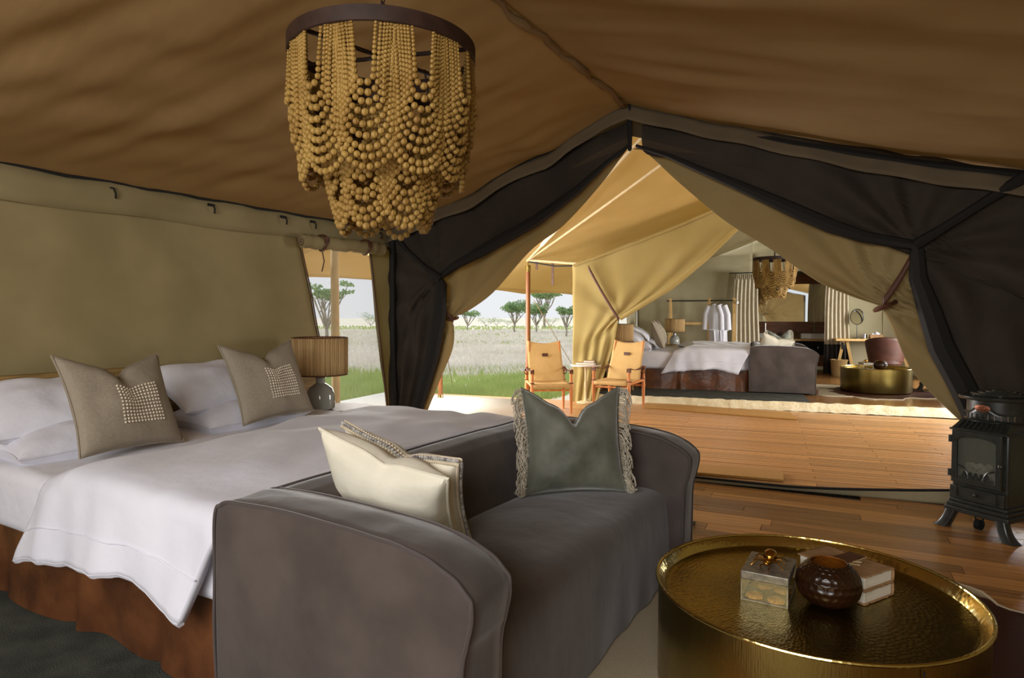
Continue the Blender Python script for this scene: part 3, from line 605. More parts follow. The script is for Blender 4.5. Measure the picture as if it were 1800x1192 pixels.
# clothes rack with two robes
t = thing('clothes_rack', 'pale pine ladder clothes rack standing against the far canvas wall', 'rack', LB(1.2, QB-.35, FZ))
RQ = QB-.4
def RP(u, z): # point on the rack plane below pixel column u
    p = onplane(u, 560, BO+BN*RQ, BN); return (p[0], p[1], z)
for u in (1178, 1246, 1290):
    x, y, _ = RP(u, 0); b = MB(); b.beam((x, y+.12, FZ), (x, y, 1.62), .055, .035); b.build('post', 'pine', t)
    b = MB(); b.beam((x, y-.12, FZ), (x, y-.01, 1.30), .04, .03); b.build('brace', 'pine', t)
p, q_ = RP(1172, 1.57), RP(1292, 1.57); b = MB(); b.tube([p, q_], .014, 8); b.build('rail', 'iron', t)
for z in (1.10, .66, .35): p, q_ = RP(1178, z), RP(1246, z); b = MB(); b.beam(p, q_, .05, .05); b.build('rung', 'pine', t)
b = MB(); c = RP(1296, 1.5); b.lathe([(.001, 0), (.028, .005), (.03, .05), (.001, .06)], (c[0], c[1]-.03, c[2]), 12); b.build('peg', 'porcelain', t)
def robe(u, zt, zb, lab, sd):
    c = np.array(RP(u, 0)); t = thing('bathrobe', lab, 'robe', (c[0], c[1]-.02, zt), group=None)
    def f(s, k):
        a = 2*PI*s; h = zt-.02-(zt-zb)*k; wd = .04+.13*min(1, k*6)**.6+.05*k; dp = .04+.05*min(1, k*5)
        rr_ = 1+.10*math.sin(a*7+sd)*k; x = wd*math.cos(a)*rr_; y = dp*math.sin(a)*rr_
        return (c[0]+x*.75, c[1]-.02+y-x*.2, h)
    b = MB(); b.grid(f, 48, 20, cu=True); b.build('body', 'sheet', t)
    for sg in (-1, 1):
        b = MB(); n_ = 9; b.tube([(c[0]+sg*(.10+.055*min(1, i/3)+.02*i/n_), c[1]-.05-.02*sg, zt-.05-.56*i/n_) for i in range(n_)], [.05+.018*i/n_ for i in range(n_)], 12); b.build('sleeve', 'sheet', t)
    b = MB(); b.tube([(c[0]+.16*math.cos(a), c[1]-.02+.1*math.sin(a), zt-.55) for a in np.linspace(0, 2*PI, 24)[:-1]], .018, 6, closed=True); b.tube([(c[0]+.03, c[1]-.12, zt-.55), (c[0]+.05, c[1]-.14, zt-.75), (c[0]+.04, c[1]-.13, zt-.9)], .016, 6); b.build('belt', 'sheet', t)
    b = MB(); b.tube([(c[0]-.14, c[1]-.02, zt-.06), (c[0], c[1]-.02, zt+.01), (c[0]+.14, c[1]-.02, zt-.06)], .008, 6); b.tube([(c[0], c[1]-.02, zt), (c[0], c[1]-.02, zt+.04), (c[0]+.01, c[1]+.02, zt+.06)], .004, 5); b.build('hanger', 'chrome', t)
robe(1255, 1.52, .42, 'white cotton robe at left on the pine clothes rack', 0)
robe(1266, 1.52, .38, 'white belted cotton robe at right on the pine clothes rack', 2)
# dressing desk, chair, mirror, small things
c = W(1530, 12.3); t = thing('dressing_desk', 'pale wooden trestle desk against the far right canvas wall', 'desk', (c[0], c[1], FZ))
b = MB(); b.box((c[0], c[1], .80), (1.25, .48, .045), BA); b.build('top', 'pine', t, bevel=.005)
for dx in (-.42, .5):
    for e in (-1, 1): b = MB(); x, y = c[0]+dx*math.cos(BA), c[1]+dx*math.sin(BA)-.1; b.beam((x+e*.16, y, FZ), (x+e*.03, y, .78), .05, .05); b.build('leg', 'pine', t)
    b = MB(); b.box((x, y, .68), (.14, .04, .14), BA); b.build('trestle_head', 'iron_deep', t, bevel=.01)
def on_desk(u, dq=0): p = onplane(u, 590, (c[0], c[1]+dq, 0), BN); return p[0], p[1]
x, y = on_desk(1506); t = thing('vanity_mirror', 'round black framed mirror on a stem on the far desk', 'mirror', (x, y, .823))
n3 = Matrix.Rotation(BA, 3, 'Z')
b = MB(); b.lathe([(.001, 0), (.07, 0), (.07, .012), (.01, .02)], (x, y, .823), 20); b.tube([(x, y, .84), (x, y, 1.09)], .007, 8); b.build('stand', 'iron', t)
b = MB(); b.tube([(x+.11*math.cos(a), y, 1.24+.145*math.sin(a)) for a in np.linspace(0, 2*PI, 30)[:-1]], .011, 8, closed=True); b.build('frame', 'iron', t)
b = MB(); b.grid(lambda s, k: (x+.107*k*math.cos(2*PI*s), y+.002+.05*k*math.cos(2*PI*s)+.05*k*math.sin(2*PI*s), 1.24+.142*k*math.sin(2*PI*s)), 24, 3, cu=True); b.build('mirror_glass', 'mirror', t)
x, y = on_desk(1519); b = MB(); b.lathe([(.001, 0), (.045, 0), (.045, .08), (.04, .08), (.04, .01), (.001, .01)], (x, y, .823), 18); tag(b.build('cup', 'chrome'), 'small metal cup beside the round mirror on the far desk', 'cup')
x, y = on_desk(1540); b = MB(); b.box((x, y, .86), (.22, .13, .075), BA); t = b.build('tissue_box', 'cover', None, bevel=.005); tag(t, 'brown tissue box with a white tissue on the far desk', 'tissue box')
b = MB(); b.grid(lambda s, k: (x+(s-.5)*.13, y+.03*math.sin(s*9)*k, .895+.06*k*(1-abs(s-.5))), 12, 4); b.build('tissue', 'sheet', t, solid=.002)
x, y = W(1558, 11.5); t = thing('tub_chair', 'dark brown leather tub chair at the far desk', 'chair', (x, y, FZ))
def tub(s, k):
    a = PI*(.98+1.04*s); h = .42+.46*k*(1-.22*abs(2*s-1)**2); r_ = .25+.07*k; return (x+r_*math.cos(a), y+r_*math.sin(a)*.85, h)
b = MB(); b.grid(tub, 30, 10); b.build('shell', 'brown_leather', t, solid=.04)
b = MB(); b.lathe([(.001, 0), (.24, 0), (.27, .03), (.27, .09), (.24, .12), (.001, .13)], (x, y, .38), 24, 1, .9); b.build('seat', 'brown_leather', t)
for sx_, sy_ in ((-1, -1), (1, -1), (-1, 1), (1, 1)): b = MB(); b.tube([(x+sx_*.13, y+sy_*.12, .40), (x+sx_*.23, y+sy_*.2, FZ)], [.022, .013], 8); b.build('leg', 'pine', t)
x, y = W(1476, 12.3); t = thing('wicker_basket', 'small round wicker waste basket beside the black hemmed curtain', 'basket', (x, y, FZ))
b = MB(); b.lathe([(.001, .02), (.11, .0), (.13, .06), (.145, .3), (.15, .31), (.14, .32), (.13, .3), (.12, .05), (.001, .04)], (x, y, FZ), 24); b.build('body', 'wicker', t)
b = MB(); b.tube([(x+.147*math.cos(a), y+.147*math.sin(a), FZ+.31) for a in np.linspace(0, 2*PI, 26)[:-1]], .012, 6, closed=True); b.build('rim', 'wicker', t)
# ================================================================== NEAR TENT FURNITURE
# rugs
def slab(name, poly, z0, z1, m, bev=.004):
    b = MB(); b.prism(poly, lambda a, c, s: (a, c, z0 if s else z1)); return b.build(name, m, None, smooth=False, bevel=bev, seg=2)
rugo = tag(slab('area_rug', [(-3.85, .35), (-1.0, .35), (-.98, 3.88), (-3.85, 3.88)], .0005, .012, 'rug'), 'dark grey green woven rug under the near bed and sofa', 'rug')
def blob(cx, cy, rx, ry, n, sd, z):
    pts = []
    for k in range(n):
        a = 2*PI*k/n; r_ = 1+.16*math.sin(2*a+sd)+.10*math.sin(5*a+sd*2)+.05*math.sin(11*a+sd)+.02*math.sin(27*a); pts.append((cx+rx*r_*math.cos(a), cy+ry*r_*math.sin(a)))
    return pts
hp = blob(-.12, 2.55, .86, 1.05, 120, 1.2, 0)
t = thing('cowhide_rug', 'dark brown and cream cowhide under the near brass table', 'rug', (-.12, 2.55, .013))
b = MB(); b.prism(hp, lambda a, c, s: (a, c, .0135 if s else .019)); b.build('hide', 'hide', t, smooth=False)
b = MB(); b.tube([(x, y, .016) for x, y in hp], .008, 5, closed=True); b.build('pale_edge', 'hide_edge', t)
hideo = t
# bed
bed = thing('bed', 'near double bed with brown leather valance and low oak headboard', 'bed', (-2.75, 2.25, .012))
X0, X1, Y0, Y1 = -3.76, -1.72, 1.28, 3.20
def rrect(s, x0, x1, y0, y1, r):
    per = [(x0, y0), (x1, y0), (x1, y1), (x0, y1)]; w_, h_ = x1-x0, y1-y0; T = 2*(w_+h_); d = s*T
    if d < w_: return x0+d, y0, 0, -1
    d -= w_
    if d < h_: return x1, y0+d, 1, 0
    d -= h_
    if d < w_: return x1-d, y1, 0, 1
    return x0, y1-(d-w_), -1, 0
def skirt(s, k):
    x, y, nx, ny = rrect(s, X0, X1-.04, Y0+.035, Y1-.02, 0); lo = k
    ph = x*5.2+y*4.1; fold = .02*math.sin(ph)+.02*fn3(x*4, y*4, lo*.8)+.034*max(0, math.sin(ph*1.37+1))**10-.02*max(0, math.sin(ph*2.1+2))**12
    o_ = (fold+.02)*lo; rr_ = 0
    return (x+nx*o_, y+ny*o_-.0, .345-(.345-.016)*k)
b = MB(); b.grid(skirt, 420, 14, cu=True); b.build('valance', 'leather', bed)
def rbox(b, x0, x1, y0, y1, z0, z1, r, nu=120, amp=0, sd=0):
    cx, cy, cz = (x0+x1)/2, (y0+y1)/2, (z0+z1)/2; hx, hy, hz = (x1-x0)/2-r, (y1-y0)/2-r, (z1-z0)/2-r
    prof = [(-PI/2, 0)]+[(-PI/2+PI/2*i/6, 0) for i in range(7)]+[(PI/2*i/6, 1) for i in range(7)]
    rows = [(0, None)]
    def pt(s, j):
        x, y, nx, ny = rrect(s, cx-hx, cx+hx, cy-hy, cy+hy, 0)
        kx = max(-1, min(1, (x-cx)/hx)); ky = max(-1, min(1, (y-cy)/hy))
        # smooth corner normal
        ex = max(0, abs(kx)-.985)/.015*math.copysign(1, kx); ey = max(0, abs(ky)-.985)/.015*math.copysign(1, ky)
        L = math.hypot(ex, ey) or 1; nx, ny = ex/L, ey/L
        a, up = prof[j]
        q = r*math.cos(a); z = (cz+hz if up else cz-hz)+r*math.sin(a)
        return np.array([x+nx*q, y+ny*q, z])
    v = []; n = nu; m_ = len(prof)
    for j in range(m_):
        for i in range(n): v.append(pt(i/n, j))
    for kk in (.75, .5, .25, .02):
        for i in range(n): p = pt(i/n, m_-1); v.append(np.array([cx+(p[0]-cx)*kk, cy+(p[1]-cy)*kk, p[2]]))
    M_ = m_+4
    if amp: v = [p+np.array([0, 0, amp*fn3(p[0]*2.2+sd, p[1]*2.2, p[2]*2)]) for p in v]
    f = [(j*n+i, j*n+(i+1) % n, (j+1)*n+(i+1) % n, (j+1)*n+i) for j in range(M_-1) for i in range(n)]
    f.append(tuple((M_-1)*n+i for i in range(n))); return b.add(v, f)
b = MB(); rbox(b, X0, X1, Y0-.02, Y1+.02, .325, .60, .055, amp=.012); b.build('sheeted_mattress', 'sheet', bed)
hb = None
b = MB(); b.box((-3.80, 2.2, .915), (.07, 2.65, .075)); hb = b.build('headboard', 'oak', bed, bevel=.008)
for k in range(5): b = MB(); b.box((-3.81, 2.2, .16+k*.145), (.04, 2.6, .142)); b.build('headboard_plank', 'oak', hb, bevel=.004)
# white pillows
def cushion(name, label, cat, loc, rot, w_, h_, T, m, chop=.1, sd=0, pipe=True, pipem=None, ear=.0, group=None, n=34):
    t = thing(name, label, cat, loc, world=False, rot=rot, group=group)
    def P(s, k, sg):
        s2, k2 = s*2-1, k*2-1
        s2 = math.sin(s2*PI/2)*.35+s2*.65; k2 = math.sin(k2*PI/2)*.35+k2*.65
        x = s2*w_/2*(1-.10*(1-k2*k2)); z = h_/2*(1+k2*(1-.07*(1-s2*s2)))
        c_ = (.45*math.exp(-(s2/.42)**2)+.55*math.exp(-(s2/.15)**2))*((k2+1)/2)**3.2; z -= chop*c_
        z += ear*max(0, abs(s2)-.5)*max(0, k2)*1.2
        th = T/2*max(0, (1-s2*s2)*(1-k2*k2))**.42*(1-.25*c_)*(1+.18*fn3(s2*2+sd, k2*2, sg+sd))
        return (x, sg*th+.004*math.sin(7*s2+sd)*(1-abs(s2)), z)
    b = MB(); b.grid(lambda s, k: P(s, k, -1), n, n); b.grid(lambda s, k: P(s, k, 1), n, n, flip=True); cov = b.build('cover', m, t)
    if pipe:
        per = [(i/24, 0) for i in range(24)]+[(1, i/24) for i in range(24)]+[(1-i/24, 1) for i in range(24)]+[(0, 1-i/24) for i in range(24)]
        b = MB(); b.tube([tuple(np.array(P(s, k, 0))*[1.012, 1, 1.004]) for s, k in per], .0045, 6, closed=True); b.build('seam', pipem or m, t)
    return t, P
D2 = math.radians
def pillow(label, x, y, z, lean, w_=.70, h_=.46, sd=0, rz=90):
    return cushion('bed_pillow', label, 'pillow', (x, y, z), (-D2(lean), 0, D2(rz)), w_, h_, .25, 'sheet', 0, sd, group=None)[0]
NEAR = [bed]
BT = .605
pl = [pillow('white pillow at the bottom of the stack nearest the camera on the near bed', -3.20, 1.64, BT+.03, 88, sd=1),
      pillow('white pillow on top of the stack nearest the camera on the near bed', -3.34, 1.60, BT+.10, 66, sd=2, rz=86),
      pillow('white pillow at the bottom of the stack near the table lamp', -3.20, 2.55, BT+.03, 88, sd=3),
      pillow('white pillow on top of the stack near the table lamp', -3.36, 2.50, BT+.11, 62, sd=4, rz=92)]
def lin(label, loc, rz, lean, sd, roll=0):
    t, P = cushion('scatter_cushion', label, 'cushion', loc, (-D2(lean), D2(roll), D2(rz)), .525, .45, .17, 'linen', .085, sd, ear=.05)
    b = MB()
    for i in range(13):
        for j in range(12):
            s = .56+(i-6)*.030; k = .50+(j-5.5)*.034
            x, y, z = P(s, k-.04, -1); b.ell((x, y-.003, z), (.0062, .005, .0062), 6, 4)
    o = b.build('bead_square', 'bead_pearl', t); o['label'] = 'square patch of cream beads'; o['kind'] = 'stuff'; return t
c1_ = lin('taupe linen cushion with a bead square, left one on the near bed', (-3.05, 1.705, BT+.02), 98, 24, 1, 2)
c2_ = lin('taupe linen cushion with a bead square, next to the lamp on the near bed', (-3.12, 2.60, BT+.04), 92, 22, 5, -2)
# duvet
def duv(s, k):
    # s along the bed (head -> foot), k across (near hem -> far hem)
    side = .30; L0 = side+.06+1.96+.06+side; d = k*L0
    xl = -3.02+.12*math.sin(k*5)+(.18 if k > .2 else .18*(k/.2)); x = xl+(X1-.17*max(0, 1-k*L0/side)**.7-xl)*s
    dip = .27+.022*math.sin(s*6+1)+.020*fn3(s*5, 1, 2)+.008*fn3(s*19, 3, 1)+.10*max(0, s-.75)*4*max(0, s-.75)*4*.25
    if d < side: q = 1-d/side; y = 1.235-.035*q-.02*math.sin(s*14)*q*.6; z = .60-dip*q-.0
    elif d < side+.06: a = (d-side)/.06*PI/2; y = 1.235+.055*(1-math.cos(a)); z = .60+.055*math.sin(a)
    elif d < side+.06+1.96:
        q = (d-side-.06)/1.96; y = 1.29+1.88*q; z = .655+.055*math.sin(PI*q)**.6*(.6+.4*math.sin(PI*min(1, s*1.1)))
    else: q = min(1, (d-side-2.02)/side); y = 3.19+.06*math.sin(min(1, q*3)*PI/2); z = .655-.3*q
    e = min(1, s*8)*min(1, (1-s)*14+.25)
    z -= .045*(1-min(1, s*7))
    top = 1 if z > .58 else .35
    z += (.020*fn3(x*2.1+y*.8, y*2.6-x, 1)+.012*fn3(x*5+y*3, y*3-x*2, 5)+.007*math.sin((x*1.3+y)*16+3*fn3(x*2, y*2, 0))*abs(fn3(x*1.5, y*1.5, 3)))*top*e
    if d < side: y += .014*fn3(x*7, z*3, 2)+.026*fn3(x*6, 2, 7)*(1-d/side)
    return (x, y, z)
b = MB(); b.grid(duv, 120, 150); duvet = tag(b.build('duvet', 'duvet', None, solid=.03, auto=80), 'white cotton duvet spread over the near bed behind the sofa', 'duvet')
b = MB(); b.tube([tuple(np.array(duv(i/60, .052))+[0, -.017, 0]) for i in range(61)], .0035, 5); b.tube([tuple(np.array(duv(i/60, 0))+[0, -.002, 0]) for i in range(61)], .014, 5); b.build('hem_seam', 'duvet', duvet)
# sofa
sofa = thing('sofa', 'near charcoal slipcovered sofa against the foot of the bed', 'sofa', (-1.22, 2.15, .012))
SX0, SX1, SY0, SY1, AT = -1.69, -.745, 1.20, 3.10, .17
armp = [(-1.74, .03), (-1.745, .35), (-1.735, .64), (-1.705, .69), (-1.63, .707), (-1.4, .712), (-1.17, .702), (-1.04, .692), (-.95, .676), (-.87, .646), (-.82, .610), (-.806, .575), (-.818, .50), (-.833, .43), (-.838, .2), (-.842, .03)]
def softarm(b, ya, yb, sd):
    # profile swept across y with rounded shoulders
    secs = [(0, .016), (.006, .005), (.03, 0), (.25, -.003), (.5, -.004), (.75, -.003), (.97, 0), (.994, .005), (1, .016)]
    n = len(armp); cx, cz = -1.28, .3; v = []; fine = []
    for i in range(n-1):
        for j in range(7): q = smooth_line([(k,)+p for k, p in enumerate(armp)], i+j/7); fine.append((q[0]+sd*.006, q[1]))
    fine.append((armp[-1][0]+sd*.006, armp[-1][1])); m_ = len(fine)
    def wrk(x, y, z): return .010*fn3(x*4+sd, y*3, z*4)+.006*fn3(x*11+sd, y*8, z*9)
    rings = []
    for s, ins in secs:
        r_ = []
        for (x, z) in fine:
            kx = (x-cx)/.49; kz = (z-cz)/.41; L = math.hypot(kx, kz); w_ = wrk(x, s, z)*min(1, s*12, (1-s)*12)
            r_.append((x-ins*kx/L*(1 if z > .1 else .3)+w_*kx/L, ya+(yb-ya)*s, z+((w_-ins)*kz/L if z > .1 else 0)))
        rings.append(r_)
    def cap(r0, sg):
        out = []
        for q in (.93, .8, .62, .42, .22, .02):
            rr_ = []
            for (x, y, z) in r0:
                xx, zz = cx+(x-cx)*q, .03+(z-.03)*q if z > .1 else z; xx = cx+(x-cx)*q; zz = cz+(z-cz)*q
                rr_.append((xx, y+sg*(.012*(1-q**6)+1.5*wrk(xx, 7, zz)*(1-q**8)+.004*math.sin(xx*26+zz*9+sd)*(1-q**4)), zz))
            out.append(rr_)
        return out
    allr = cap(rings[0], -1)[::-1]+rings+cap(rings[-1], 1)
    for r_ in allr: v += r_
    f = [(j*m_+i, (j+1)*m_+i, (j+1)*m_+(i+1) % m_, j*m_+(i+1) % m_) for j in range(len(allr)-1) for i in range(m_)]
    f += [tuple(range(m_)), tuple((len(allr)-1)*m_+i for i in range(m_-1, -1, -1))]
    b.add(v, f); return rings
for ya, yb, sd in ((SY0, SY0+AT, 0), (SY1-AT, SY1, 6)):
    b = MB(); rings = softarm(b, ya, yb, sd); am = b.build('arm', 'sofa', sofa, auto=75)
    for r_, sg in ((rings[1], -1), (rings[-2], 1)):
        b = MB(); b.tube([(x+.003*(x+1.28)/.49, y+sg*.002+.0015*math.sin(i*.8), z+.003) for i, (x, y, z) in enumerate(r_)], .0058, 6); b.build('piping', 'sofa_pipe', am)
b = MB()
bp_ = [(-1.69, .03), (-1.695, .4), (-1.69, .66), (-1.67, .698), (-1.625, .708), (-1.56, .70), (-1.52, .67), (-1.495, .60), (-1.46, .42), (-1.45, .3)]
def backf(s, k):
    i = k*(len(bp_)-1); a = min(len(bp_)-2, int(i)); q = i-a; x = bp_[a][0]+(bp_[a+1][0]-bp_[a][0])*q; z = bp_[a][1]+(bp_[a+1][1]-bp_[a][1])*q
    y = SY0+AT-.02+(SY1-SY0-2*AT+.04)*s; bl = .008*fn3(y*4, z*4, x*4)
    return (x+bl+.012*math.sin(PI*s), y, z+(bl+.012*math.sin(PI*s) if z > .5 else 0))
b.grid(backf, 60, 46); bk = b.build('backrest', 'sofa', sofa, auto=75)
b = MB(); b.tube([tuple(np.array(backf(i/60, 3/9+.02))+[0, 0, .003]) for i in range(61)], .0055, 6); b.build('piping', 'sofa_pipe', bk)
b = MB()
sp_ = [(-1.50, .40), (-1.40, .425), (-1.2, .445), (-1.02, .442), (-.935, .434), (-.892, .408), (-.872, .36), (-.866, .25), (-.866, .03)]
def seatf(s, k):
    i = k*(len(sp_)-1); a = min(len(sp_)-2, int(i)); q = i-a; x, z = smooth_line([(j,)+p for j, p in enumerate(sp_)], i)
    y = SY0+AT-.03+(SY1-SY0-2*AT+.06)*s; bl = .007*fn3(y*3, z*3, x*4)
    lo = max(0, (.36-z)/.36); return (x+bl+.006*math.sin(y*17+2*math.sin(y*5))*lo**1.5, y, z+(bl+.012*math.sin(PI*s) if z > .3 else 0))
b.grid(seatf, 160, 60); b.build('seat', 'sofa', sofa, auto=75)
for x, y in ((-1.6, 1.27), (-.82, 1.27), (-1.6, 3.03), (-.82, 3.03)): b = MB(); b.tube([(x, y, .012), (x, y, .08)], [.022, .028], 10); b.build('foot', 'strap', sofa)
# cushions on the sofa
def beadtrim(t, P, lo, hi, side=1):
    b = MB(); n_ = 60; g = MB()
    for i in range(n_):
        q = i/(n_-1); s, k = (1, 1-q) if side == 1 else (0, 1-q)
        x, y, z = P(s, k, 0); [b.ell((x+side*.004, y+yy, z), (.0062, .006, .0065), 6, 4) for yy in (-.011, .011)]; g.ell((x+side*.012, y+.001, z-.003), (.006, .006, .0065), 6, 4)
    for i in range(52):
        q = i/51; x, y, z = P(q, 1, 0)
        for yy in (-.011, .011): b.ell((x, y+yy, z+.002), (.0058, .0055, .006), 6, 4)
        g.ell((x, y+.002, z+.010), (.006, .006, .0065), 6, 4)
    o = b.build('pearl_trim', 'bead_pearl', t); o['kind'] = 'stuff'; o = g.build('grey_bead_trim', 'bead_grey', t); o['kind'] = 'stuff'
cw2, P2 = cushion('scatter_cushion', 'cream cushion with grey beaded trim, the rear one behind the near sofa arm', 'cushion', (-1.475, 1.85, .47), (-D2(38), D2(-13), D2(191)), .42, .475, .18, 'cream', .05, 3, ear=.03)
beadtrim(cw2, P2, 0, 1, -1)
cw1, P1 = cushion('scatter_cushion', 'plain cream cushion in front, leaning inside the near sofa arm', 'cushion', (-1.47, 1.765, .475), (-D2(40), D2(-15), D2(190)), .46, .475, .22, 'cream', .03, 8, ear=.02)
cv, PV = cushion('scatter_cushion', 'green grey velvet cushion with fringed sides on the near sofa', 'cushion', (-1.19, 2.61, .458), (-D2(15), D2(0), D2(38)), .46, .43, .19, 'velvet', .115, 6, ear=.08)
for sd in (0, 1):
    b = MB(); rq = random.Random(9+sd); sg = 1 if sd else -1
    for i in range(120):
        k = i/119; x, y, z = PV(sd, k, 0); l = .055+.035*rq.random(); o_ = .02+.03*rq.random(); zz = min(l, z+.0)
        bx = rq.uniform(-.012, .012); b.tube([(x-sg*.004, y, z), (x+sg*o_*.8, y+bx, z-.010), (x+sg*(o_+.008), y+bx*1.4-.006, max(.006, z-l*.6)), (x+sg*(o_+rq.uniform(-.012, .012)), y+bx*1.8-.01, max(.004, z-l)), (x+sg*(o_-.010), y+bx-.006, max(.006, z-l*.8))], .0021, 4)
    o = b.build('fringe', 'fringe', cv); o['kind'] = 'stuff'; o['label'] = 'pale cord fringe'
# bedside table and lamp
nt_ = thing('bedside_table', 'small wooden bedside table under the near lamp', 'table', (-3.50, 3.50, 0))
b = MB(); b.lathe([(.001, 0), (.22, 0), (.22, .03), (.001, .03)], (-3.48, 3.47, .55), 28); b.build('top', 'oak', nt_)
for k in range(3): a = k*2.1+.4; b = MB(); b.tube([(-3.48+.12*math.cos(a), 3.47+.12*math.sin(a), .55), (-3.48+.19*math.cos(a), 3.47+.19*math.sin(a), .012)], .016, 8); b.build('leg', 'oak', nt_)
lx, ly = -3.50, 3.27
lamp = thing('table_lamp', 'grey glazed table lamp with a raffia drum shade beside the near bed', 'lamp', (lx, ly, .58))
b = MB(); b.lathe([(.001, 0), (.080, 0), (.098, .012), (.102, .05), (.098, .11), (.082, .155), (.052, .180), (.032, .192), (.030, .225), (.036, .232), (.030, .238), (.001, .238)], (lx, ly, .58), 36); b.build('base', 'ceramic', lamp)
b = MB(); b.tube([(lx, ly, .81), (lx, ly, .86)], .012, 8); b.tube([(lx, ly, .85), (lx, ly, 1.0)], .006, 6); b.build('neck', 'brass_rim', lamp)
b = MB(); b.grid(lambda s, k: (lx+(.188+.003*k+.0025*math.sin(s*2*PI*70))*math.cos(2*PI*s), ly+(.188+.003*k+.0025*math.sin(s*2*PI*70))*math.sin(2*PI*s), .835+.262*k+.003*math.sin(s*2*PI*45)*(1-2*k)), 280, 4, cu=True); sh = b.build('shade', 'raffia', lamp, solid=.004)
b = MB()
for z in (.835, 1.097): b.tube([(lx+.190*math.cos(a), ly+.190*math.sin(a), z) for a in np.linspace(0, 2*PI, 48)[:-1]], .005, 6, closed=True)
for a in (0, PI/2, PI, 1.5*PI): b.tube([(lx, ly, 1.0), (lx+.188*math.cos(a), ly+.188*math.sin(a), 1.095)], .003, 4)
b.build('shade_ring', 'strap', sh)
# brass coffee table
TX, TY, TR, TZ = -.205, 2.28, .486, .37
tbl = thing('coffee_table', 'large round hammered brass drum table in the foreground', 'table', (TX, TY, .019))
b = MB(); b.lathe([(TR-.01, 0), (TR-.004, .01), (TR-.004, .345)], (TX, TY, .019), 128); b.build('drum', 'brass_side', tbl)
b = MB(); b.tube([(TX+TR*math.cos(a), TY+TR*math.sin(a), TZ) for a in np.linspace(0, 2*PI, 129)[:-1]], .0055, 8, closed=True)
b.lathe([(TR, 0), (TR-.012, -.012), (TR-.026, -.035)], (TX, TY, TZ), 128); b.build('rim', 'brass_rim', tbl)
rq = random.Random(4)
b = MB(); b.lathe([(TR-.026, 0), (TR-.034, -.004)]+[(TR*(1-k/40)-.034, -.004) for k in range(1, 37)]+[(.005, -.004)], (TX, TY, TZ-.034), 128); b.build('tray', 'brass', tbl)
b = MB(); b.box((TX+.30, TY-.385, .19), (.003, .004, .33), .9); b.build('seam', 'iron_deep', tbl)
ZT = TZ-.038
# glass biscuit box
gx, gy = -.325, 2.245; bw, bd_, bh = .138, .19, .098
t = thing('biscuit_box', 'clear glass box with an aged silver lid and a gold beetle on it', 'box', (gx, gy, ZT))
for (dx, dy, sx_, sy_) in ((-bw/2, 0, .003, bd_), (bw/2, 0, .003, bd_), (0, -bd_/2, bw, .003), (0, bd_/2, bw, .003)):
    b = MB(); b.box((gx+dx, gy+dy, ZT+.005+bh*.35), (sx_, sy_, bh*.7)); b.build('pane', 'glass', t, smooth=False)
b = MB()
for sx_ in (-1, 1):
    for sy_ in (-1, 1): b.beam((gx+sx_*bw/2, gy+sy_*bd_/2, ZT), (gx+sx_*bw/2, gy+sy_*bd_/2, ZT+bh*.75), .004, .004)
for z in (ZT+.003,):
    for sy_ in (-1, 1): b.beam((gx-bw/2, gy+sy_*bd_/2, z), (gx+bw/2, gy+sy_*bd_/2, z), .005, .005); b.beam((gx+sy_*bw/2, gy-bd_/2, z), (gx+sy_*bw/2, gy+bd_/2, z), .005, .005)
b.build('frame', 'silver_lid', t)
b = MB(); b.box((gx, gy, ZT+.001), (bw, bd_, .002)); b.build('bottom', 'brass', t)
b = MB(); b.box((gx, gy, ZT+bh*.85), (bw+.006, bd_+.006, bh*.28)); lid = b.build('lid', 'silver_lid', t, bevel=.003)
zb = ZT+bh
b = MB(); b.ell((gx+.002, gy+.01, zb+.024), (.023, .030, .022), 20, 12); b.ell((gx-.002, gy-.022, zb+.014), (.013, .012, .011), 12, 8); b.ell((gx-.004, gy-.034, zb+.012), (.008, .007, .007), 10, 6)
for sg in (-1, 1):
    for k, dy in enumerate((-.02, 0, .02)):
        b.tube([(gx+sg*.012, gy+dy, zb+.016), (gx+sg*.034, gy+dy+(k-1)*.012, zb+.020), (gx+sg*.050, gy+dy+(k-1)*.024, zb+.002)], [.0035, .0026, .0016], 6)
    b.tube([(gx-.004+sg*.005, gy-.038, zb+.012), (gx-.004+sg*.016, gy-.056, zb+.01), (gx-.004+sg*.010, gy-.068, zb+.004)], .002, 5)
b.build('beetle', 'gold', lid)
for k, (dx, dy) in enumerate(((-.035, -.055), (.032, -.06), (-.02, .04), (.04, .03))):
    b = MB(); n_ = 36; x, y = gx+dx, gy+dy
    b.grid(lambda s, q: (lambda rr_: (x+rr_*math.cos(2*PI*s), y+rr_*math.sin(2*PI*s), ZT+.0025+.011*math.sin(q*PI/2)**.5 if q > 0 else ZT+.0025))((.026+.0015*math.sin(2*PI*s*14))*(math.cos(q*PI/2)*.6+.4 if q < 1 else .02)), n_, 7, cu=True)
    tag(b.build('biscuit', 'biscuit'), ['round biscuit at front left inside the glass box', 'round biscuit at front right inside the glass box', 'round biscuit at back left inside the glass box', 'round biscuit at back right inside the glass box'][k], 'biscuit')
